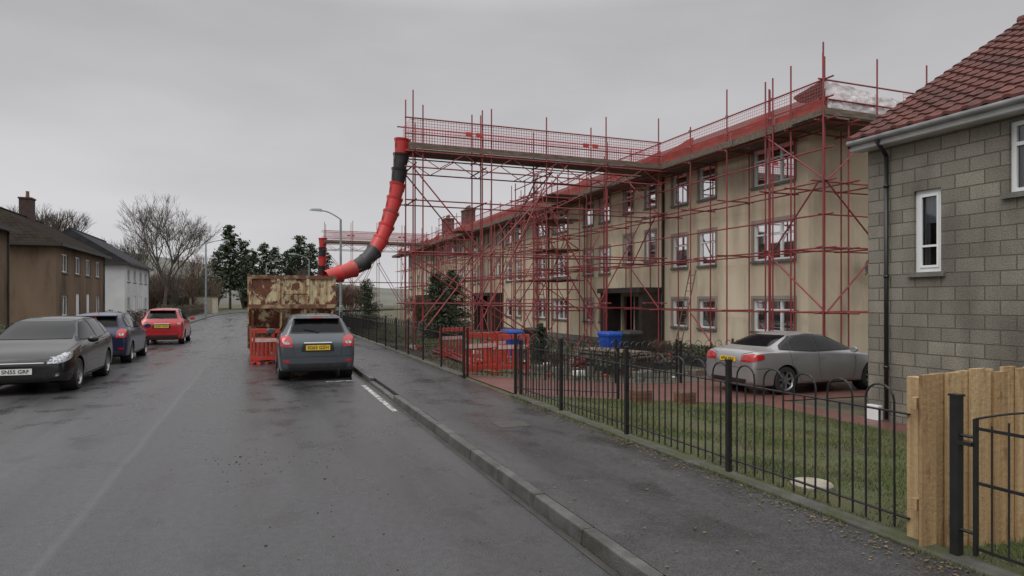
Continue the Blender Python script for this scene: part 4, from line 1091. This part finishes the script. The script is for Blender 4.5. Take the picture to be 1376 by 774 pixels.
    for wx in (wxf,wxr):
        for sgn in (1,-1):
            m=MB(); yo=(ww-.02)*sgn; k=-sgn; R0=wr
            prof=[(R0*.66,yo+k*.01),(R0*.7,yo),(R0*.93,yo+k*.005),(R0*.985,yo+k*.025),(R0,yo+k*.05),(R0,yo+k*.17),(R0*.97,yo+k*.2),(R0*.65,yo+k*.2)]
            m.lathe(prof,36,0,(wx,0,R0),'y')
            m.lathe([(.001,yo+k*.075),(R0*.62,yo+k*.085),(R0*.63,yo+k*.19)],30,2,(wx,0,R0),'y')
            m.lathe([(R0*.60,yo+k*.05),(R0*.665,yo+k*.006),(R0*.685,yo+k*.006),(R0*.66,yo+k*.06)],36,1,(wx,0,R0),'y')
            m.lathe([(.001,yo+k*.03),(R0*.13,yo+k*.03),(R0*.15,yo+k*.06)],16,1,(wx,0,R0),'y')
            ns=7 if not dark_wheels else 5
            for q in range(ns):
                a=2*math.pi*q/ns+.3; c_,s__=math.cos(a),math.sin(a); hw=.026
                P=[]
                for yy in (yo+k*.03,yo+k*.065):
                    for rr_,h_ in ((R0*.1,-hw),(R0*.64,-hw*.75),(R0*.64,hw*.75),(R0*.1,hw)):
                        P.append((wx+rr_*c_-h_*s__,yy,R0+rr_*s__+h_*c_))
                m.hexa(P,1)
            m.obj('wheel',[M_rub,M_alloy,M_trim],e,world=False,smooth=False,fixn=True)
            ln=MB(); y0_=.57*sgn; y1_=(ww-.05)*sgn
            ln.lathe([(.001,y0_),(wr+.042,y0_),(wr+.042,y1_)],32,0,(wx,0,wr),'y'); ln.obj('wheel_arch_liner',[M_trim],e,world=False)
    return e,bvh,cast
def mirrors(e,x,y_,z,pm):
    for s_ in (1,-1):
        me=bpy.data.meshes.new('mirror'); bm=bmesh.new(); bmesh.ops.create_uvsphere(bm,u_segments=16,v_segments=10,radius=1)
        for v in bm.verts:
            v.co.x=v.co.x*.07; v.co.y*=.105; v.co.z*=.07
            if v.co.x<-.02: v.co.x=-.02
        bm.to_mesh(me); bm.free(); me.materials.append(pm)
        for p in me.polygons: p.use_smooth=True
        o=bpy.data.objects.new('mirror',me); scene.collection.objects.link(o); o.parent=e; o.location=(x,s_*(y_+.1),z)
def plate(e,x,z,txt,mt,rear,tilt=0):
    m=MB(); m.rbox((0,0,0),(.52,.012,.112),0,0); o=m.obj('number_plate',[mt],e,world=False)
    o.rotation_euler=(tilt,0,math.radians(-90 if rear else 90)); o.location=(x,0,z)
    cu=bpy.data.curves.new('t','FONT'); cu.body=txt; cu.size=.1; cu.align_x='CENTER'; cu.align_y='CENTER'; cu.offset=.0018
    to=bpy.data.objects.new('t',cu); scene.collection.objects.link(to); dg=bpy.context.evaluated_depsgraph_get()
    me=bpy.data.meshes.new_from_object(to.evaluated_get(dg)); bpy.data.objects.remove(to); me.materials.clear(); me.materials.append(M_trim)
    q=bpy.data.objects.new('number_plate_text',me); scene.collection.objects.link(q); q.parent=e
    q.rotation_euler=(math.radians(90),0,math.radians(-90 if rear else 90)); q.location=(x+(-.009 if rear else .009),0,z)

def scale_st(st,fl,fw,fh): return [(x*fl,w*fw,zb,zs*fh,wt*fw,zt*fh) for x,w,zb,zs,wt,zt in st]
HATCH=[(1.95,.56,.32,.54,.46,.58),(1.90,.72,.22,.66,.60,.71),(1.66,.82,.18,.81,.70,.87),(1.2,.84,.18,.88,.73,.97),(1.0,.845,.18,.90,.72,1.02),
 (.35,.85,.18,.93,.62,1.37),(.1,.85,.18,.94,.61,1.45),(-.5,.85,.18,.96,.61,1.50),(-1.2,.85,.18,.98,.60,1.475),(-1.52,.845,.18,1.0,.59,1.43),(-1.62,.84,.18,1.0,.59,1.37),
 (-1.83,.82,.2,.98,.67,1.05),(-1.90,.80,.22,.92,.69,.95),(-1.95,.78,.26,.80,.64,.86),(-1.965,.74,.3,.74,.58,.78)]
def hatch_parts(fl,fw,fh):
    S=lambda pts:[(x*fl,z*fh) for x,z in pts]; F=lambda pts:[(y_*fw,z*fh) for y_,z in pts]
    return [('side',S([(.98,1.0),(.22,1.40),(-.45,1.455),(-1.15,1.43),(-1.5,1.30),(-1.62,1.08),(-.5,.985)]),M_trim,.004),
     ('side',S([(.82,1.03),(.2,1.365),(-.22,1.405),(-.27,1.0)]),M_glassc,.009),
     ('side',S([(-.33,1.005),(-.29,1.41),(-.9,1.41),(-1.08,1.36),(-1.12,1.04)]),M_glassc,.009),
     ('side',S([(-1.18,1.05),(-1.15,1.35),(-1.42,1.27),(-1.5,1.1)]),M_glassc,.009),
     ('front',F([(-.64,1.045),(-.52,1.40),(.52,1.40),(.64,1.045)]),M_glassc,.007),
     ('rear',F([(-.61,1.06),(.61,1.06),(.51,1.38),(-.51,1.38)]),M_trim,.004),
     ('rear',F([(-.57,1.09),(.57,1.09),(.48,1.355),(-.48,1.355)]),M_glassc,.008),
     ('rpair',F([(.53,.76),(.79,.78),(.78,1.0),(.66,1.04),(.56,.98)]),M_rl,.012,.05,.03),
     ('rpair',F([(.60,.83),(.73,.83),(.72,.89),(.60,.89)]),M_hlm,.016,.02,.03),
     ('rear',F([(-.62,.27),(.62,.27),(.66,.40),(-.66,.40)]),M_trim,.006),
     ('rear',F([(-.36,.66),(.36,.66),(.33,.84),(-.33,.84)]),M_trim,.002),
     ('rear',F([(-.30,.845),(.30,.845),(.30,.87),(-.30,.87)]),M_chr,.012,.01,.03),
     ('rpair',F([(.60,.42),(.74,.44),(.73,.49),(.60,.48)]),M_rl,.008,.01,.03),
     ('fpair',F([(.46,.60),(.70,.64),(.79,.80),(.70,.81),(.50,.69)]),M_hlm,.008,.03,.03),
     ('side',S([(1.93,.60),(1.62,.70),(1.52,.82),(1.70,.80),(1.90,.70)]),M_hlm,.008,.03,.03),
     ('front',F([(-.43,.57),(.43,.57),(.46,.675),(-.46,.675)]),M_trim,.008,.02,.03),
     ('front',F([(-.42,.618),(.42,.618),(.42,.632),(-.42,.632)]),M_chr,.013,.003,.03),
     ('front',F([(-.52,.25),(.52,.25),(.46,.40),(-.46,.40)]),M_trim,.008,.03),
     ('fpair',F([(.54,.33),(.70,.35),(.68,.46),(.56,.43)]),M_trim,.008,.03,.03),
     ('fpair',F([(.59,.36),(.66,.37),(.65,.42),(.60,.41)]),M_hlm,.013,.03,.03),
     ('side',S([(1.1,.20),(-1.05,.20),(-1.05,.27),(1.1,.27)]),M_trim,.004,.01),
     ('side',S([(-.12,.86),(-.30,.86),(-.30,.885),(-.12,.885)]),M_trim,.02,.01,.03),
     ('side',S([(-1.0,.88),(-1.17,.88),(-1.17,.905),(-1.0,.905)]),M_trim,.02,.01,.03),
     ('seam',S([(.86,1.0),(.80,.6),(.72,.28),(-.22,.28),(-.30,.6),(-.30,.98)])),('seam',S([(-.30,.28),(-.85,.28),(-1.0,.5),(-1.15,.75),(-1.17,1.03)])),
     ('seamr',F([(-.60,1.04),(-.52,.76),(-.50,.55),(.50,.55),(.52,.76),(.60,1.04)])),('seamr',F([(-.78,.55),(-.5,.55)])),('seamr',F([(.5,.55),(.78,.55)])),
     ('seamf',F([(-.74,.81),(-.46,.69),(.46,.69),(.74,.81)])),('seamf',F([(-.80,.50),(-.5,.48),(.5,.48),(.80,.50)])),
     ('seamt',[(1.70*fl,.72*fw),(1.0*fl,.76*fw)]),('seamt',[(1.70*fl,-.72*fw),(1.0*fl,-.76*fw)]),
    ]
def hatch(name,loc,rz,pm,fl,fw,fh,pf,prr,dw=False,wr=.30):
    st=scale_st(HATCH,fl,fw,fh)
    e,bvh,cast=car(name,loc,rz,st,pm,wr,1.22*fl,-1.22*fl,hatch_parts(fl,fw,fh),dw)
    mirrors(e,.72*fl,.85*fw,1.02*fh,pm)
    h=cast('r',0,.75*fh); plate(e,h[0].x-.022,.75*fh,prr,M_py,True)
    h=cast('f',0,.47*fh); plate(e,h[0].x+.026,.47*fh,pf,M_pw,False)
    m=MB(); xs_=-1.60*fl; zt=1.435*fh
    m.hexa([(xs_+.12,-.52*fw,zt-.035),(xs_-.14,-.50*fw,zt-.045),(xs_-.14,.50*fw,zt-.045),(xs_+.12,.52*fw,zt-.035),(xs_+.16,-.50*fw,zt+.012),(xs_-.13,-.48*fw,zt-.015),(xs_-.13,.48*fw,zt-.015),(xs_+.16,.50*fw,zt+.012)],0)
    m.obj('roof_spoiler',[pm],e,world=False,bevel=.01)
    m=MB(); m.box(xs_-.15,xs_-.141,-.12,.12,zt-.042,zt-.02,0); m.obj('brake_light',[M_rl],e,world=False)
    m=MB(); h0=cast('r',0,1.1*fh); h1=cast('r',.3,1.16*fh); m.tube(h0[0]+Vector((-.03,0,0)),h1[0]+Vector((-.03,0,0)),.009,n=5); m.lathe([(.001,-.05),(.022,-.04),(.022,.0)],10,0,tuple(h0[0]),'x')
    m.tube((.9*fl,.05,1.0*fh+.05),(.78*fl,.58*fw,1.10*fh),.009,n=5); m.tube((-1.9*fl,-.45,.26),(-1.99*fl,-.45,.25),.03,n=12)
    m.tube((-1.3*fl,0,1.47*fh),(-1.45*fl,0,1.62*fh),.006,n=5)
    m.obj('wipers_aerial_exhaust',[M_trim],e,world=False)
    return e
P_grey=paint('slate_grey_car_paint',(.065,.078,.095),.3,.35); P_blk=paint('black_car_paint',(.010,.010,.012),.25,.1,.5); P_blue=paint('navy_car_paint',(.013,.022,.065),.28,.2,.5)
P_red=paint('red_car_paint',(.45,.012,.02),.3); P_silver=paint('silver_car_paint',(.36,.355,.36),.38,.55,.6)
yaw=math.radians(90)
hatch('parked_car',(1.2,17.2,0),yaw,P_grey,1.0,1.0,1.0,'SG63 GZH','SG63 GZH')
hatch('parked_car',(-4.3,16.95,0),-yaw,P_blk,1.08,1.035,.97,'SN55 GRF','SN55 GRF',True,.32)
hatch('parked_car',(-4.35,23.2,0),yaw,P_blue,1.01,1.0,.975,'SF11 KWB','SF11 KWB',True)
hatch('parked_car',(-3.75,31.7,0),yaw,P_red,.93,.95,1.0,'SD07 VXN','SD07 VXN')

SED=[(2.27,.55,.34,.56,.42,.60),(2.18,.78,.22,.66,.62,.71),(1.75,.88,.19,.78,.72,.87),(1.15,.905,.18,.86,.75,.95),(.95,.905,.18,.88,.75,.98),
 (.28,.91,.18,.91,.62,1.31),(.05,.91,.18,.92,.61,1.37),(-.45,.91,.18,.935,.605,1.42),(-1.0,.91,.18,.95,.59,1.37),(-1.25,.905,.18,.96,.60,1.28),
 (-1.72,.90,.18,.97,.68,1.075),(-1.85,.89,.18,.97,.72,1.05),(-2.12,.86,.2,.955,.74,1.03),(-2.2,.84,.22,.90,.74,.97),(-2.25,.80,.27,.80,.66,.86),(-2.27,.74,.31,.72,.58,.76)]
sp_=[('side',[(.95,.97),(.22,1.31),(-.4,1.365),(-1.0,1.32),(-1.42,1.12),(-1.5,1.02),(-.5,.955)],M_trim,.004),
 ('side',[(.80,.99),(.2,1.285),(-.28,1.325),(-.32,.975)],M_glassc,.009),('side',[(-.38,.98),(-.34,1.33),(-.8,1.31),(-1.05,1.22),(-1.12,1.0)],M_glassc,.009),
 ('side',[(-1.17,1.01),(-1.12,1.19),(-1.36,1.09),(-1.40,1.03)],M_glassc,.009),
 ('front',[(-.66,1.0),(-.52,1.32),(.52,1.32),(.66,1.0)],M_glassc,.007),('rear',[(-.62,1.09),(.62,1.09),(.50,1.33),(-.50,1.33)],M_glassc,.007),
 ('rpair',[(.42,.76),(.82,.77),(.84,.92),(.74,.95),(.45,.90)],M_rl,.010,.04,.03),('side',[(-2.24,.78),(-1.98,.83),(-1.98,.93),(-2.24,.92)],M_rl,.009,.03,.03),
 ('rear',[(-.55,.27),(.55,.27),(.6,.37),(-.6,.37)],M_trim,.005),('fpair',[(.42,.58),(.78,.62),(.80,.72),(.46,.70)],M_hlm,.008,.03,.03),
 ('side',[(-.18,.82),(-.36,.82),(-.36,.85),(-.18,.85)],P_silver,.025,.01,.03),('side',[(-1.0,.84),(-1.18,.84),(-1.18,.87),(-1.0,.87)],P_silver,.025,.01,.03),
 ('seam',[(.84,.97),(.82,.6),(.74,.28),(-.28,.28),(-.36,.6),(-.36,.96)]),('seam',[(-.36,.28),(-.9,.28),(-1.02,.5),(-1.2,.72),(-1.22,1.0)]),
 ('seamr',[(-.72,1.0),(-.42,.92),(-.42,.62),(.42,.62),(.42,.92),(.72,1.0)]),('seam',[(-2.22,.62),(-1.85,.62),(-1.75,.6)]),('side',[(1.0,.2),(-1.0,.2),(-1.0,.25),(1.0,.25)],M_trim,.004,.01)]
e,bvh,cast=car('parked_car',(12.50,12.6,gh(11.5)+.02),math.radians(2),SED,P_silver,.325,1.40,-1.36,sp_)
mirrors(e,.62,.91,.99,P_silver); h=cast('r',0,.80); plate(e,h[0].x-.02,.80,'HF06 RRX',M_py,True)

# ---------------------------------------------------------------- bins, planters, clutter
def bin_(loc,rz,mt):
    e=root('wheelie_bin',loc,rz); m=MB()
    m.hexa([(-.22,-.22,.06),(.22,-.22,.06),(.22,.26,.06),(-.22,.26,.06),(-.28,-.30,.95),(.28,-.30,.95),(.28,.34,.95),(-.28,.34,.95)],0)
    m.box(-.30,.30,-.32,.36,.92,.98,0); m.hexa([(-.31,-.33,.985),(.31,-.33,.985),(.31,.38,.985),(-.31,.38,.985),(-.27,-.28,1.06),(.27,-.28,1.06),(.27,.34,1.08),(-.27,.34,1.08)],0)
    m.tube((-.28,.42,.98),(.28,.42,.98),.02,m=0); m.tube((-.30,.28,.1),(-.24,.28,.1),.1,n=16,m=1); m.tube((.24,.28,.1),(.30,.28,.1),.1,n=16,m=1)
    m.obj('bin',[mt,M_rub],e,world=False,bevel=.015)
M_bb=mat('blue_plastic',(.012,.08,.42),(.01,.06,.33),.4,3); M_kb=mat('dark_plastic',(.02,.022,.022),(.03,.03,.03),.45,3)
bin_((11.5,20.3,gh(11.5)),.1,M_bb); bin_((12.4,20.5,gh(12)),.2,M_kb); bin_((13.0,21.3,gh(13)),-.1,M_kb); bin_((10.2,24.0,gh(10)),.4,M_kb); bin_((8.6,22.4,gh(9)),.2,M_bb); bin_((15.3,15.2,gh(15)),.4,M_kb)
for x in (6.75,7.75):
    e=root('wooden_planter',(x,10.75,gh(x)+.02)); m=MB()
    for z in (.0,.075,.15): m.box(-.17,.17,-.13,.13,z,z+.068,0)
    m.box(-.15,.15,-.11,.11,.19,.225,1); m.obj('planter',[mat('planter_wood',(.20,.09,.05),(.13,.06,.04),.7),M_dirt],e,world=False)
m=MB()
for i in range(26): m.tube((5.2+R.uniform(0,.5),16.6+R.uniform(0,.4),gh(6)+.05+R.uniform(0,.22)),(5.4+R.uniform(0,.6),21.5+R.uniform(-.4,.4),gh(6)+.05+R.uniform(0,.22)),TR)
for i in range(18): m.tube((9.0+R.uniform(0,.5),18.4+R.uniform(0,.3),gh(9)+.05+R.uniform(0,.3)),(12.6+R.uniform(0,.6),19.4+R.uniform(-.3,.3),gh(12)+.05+R.uniform(0,.3)),TR)
m.obj('scaffold_tube_stack',[M_red])
m=MB()
for i in range(14): m.rbox((10.3+R.uniform(-.1,.1),18.0+R.uniform(-.1,.1),gh(10)+.05+i*.042),(.9,2.4,.038),.3+R.uniform(-.05,.05))
m.obj('board_stack',[M_board])
m=MB()
for i in range(150):
    x=R.uniform(5,14.5); yy=R.uniform(14.8,24.5); s_=R.uniform(.05,.32); m.rbox((x,yy,gh(x)+s_*.3),(s_,s_*R.uniform(.5,1.6),s_*.7),R.uniform(0,3),R.choice((0,0,1,2,2,3,4)))
m.obj('yard_debris',[M_conc,M_orange,M_board,M_white,M_kb])
ld=root('ladder',(15.7,21.4,0)); m=MB()
for o in (0,.38): m.tube((15.0,21.2+o,-.4),(15.8,21.2+o,3.0),.022)
for i in range(11): f=i/11+.03; m.tube((15.0+.8*f,21.2,-.4+3.4*f),(15.0+.8*f,21.58,-.4+3.4*f),.014,n=5)
m.obj('ladder_parts',[M_board],ld)

# ---------------------------------------------------------------- light, world, camera
el=math.radians(52); az=math.radians(235)
w=bpy.data.worlds.new('World'); scene.world=w; w.use_nodes=True; nt=w.node_tree; n=nt.nodes; l=nt.links
bg=n['Background']; bg.inputs['Strength'].default_value=.12
sky=n.new('ShaderNodeTexSky'); sky.sky_type='NISHITA'; sky.sun_disc=False; sky.sun_elevation=el; sky.sun_rotation=az
bw=n.new('ShaderNodeRGBToBW'); l.new(sky.outputs[0],bw.inputs[0])
tc=n.new('ShaderNodeTexCoord'); sp=n.new('ShaderNodeSeparateXYZ'); l.new(tc.outputs['Generated'],sp.inputs[0])
cr_=n.new('ShaderNodeValToRGB'); l.new(sp.outputs[2],cr_.inputs[0])
el_=cr_.color_ramp.elements; el_[0].position=0; el_[0].color=(.64,.64,.655,1); el_[1].position=1; el_[1].color=(1.7,1.7,1.7,1)
q=el_.new(.18); q.color=(.555,.55,.57,1); q=el_.new(.40); q.color=(.475,.47,.49,1); q=el_.new(.6); q.color=(1.05,1.05,1.05,1)
mp=n.new('ShaderNodeMapping'); mp.inputs['Scale'].default_value=(1,1,3.2); l.new(tc.outputs['Generated'],mp.inputs[0])
nz=n.new('ShaderNodeTexNoise'); nz.inputs['Scale'].default_value=1.9; nz.inputs['Detail'].default_value=6; nz.inputs['Roughness'].default_value=.5; l.new(mp.outputs[0],nz.inputs['Vector'])
mr=n.new('ShaderNodeMapRange'); mr.inputs[1].default_value=.3; mr.inputs[2].default_value=.7; mr.inputs[3].default_value=7.4; mr.inputs[4].default_value=9.5; l.new(nz.outputs['Fac'],mr.inputs[0])
ml=n.new('ShaderNodeVectorMath'); ml.operation='SCALE'; l.new(cr_.outputs[0],ml.inputs[0]); l.new(mr.outputs[0],ml.inputs['Scale'])
mx=n.new('ShaderNodeMix'); mx.data_type='RGBA'; mx.inputs[0].default_value=.95; l.new(bw.outputs[0],mx.inputs[6]); l.new(ml.outputs[0],mx.inputs[7])
l.new(mx.outputs[2],bg.inputs['Color'])
sd_=bpy.data.lights.new('sun','SUN'); sd_.energy=1.3; sd_.angle=math.radians(40); sd_.color=(1,.98,.95)
so=bpy.data.objects.new('sun',sd_); scene.collection.objects.link(so)
dirv=Vector((-math.cos(el)*.85,-math.cos(el)*.53,math.sin(el))); so.rotation_euler=dirv.to_track_quat('Z','Y').to_euler(); so.location=(0,0,30)
cd=bpy.data.cameras.new('camera'); cam=bpy.data.objects.new('camera',cd); scene.collection.objects.link(cam); scene.camera=cam
cam.location=(0,0,1.8); cam.rotation_euler=(math.radians(90),0,math.radians(-21)); cd.lens=23.02; cd.sensor_width=36; cd.shift_y=17/1376; cd.clip_end=4000; cd.clip_start=.05
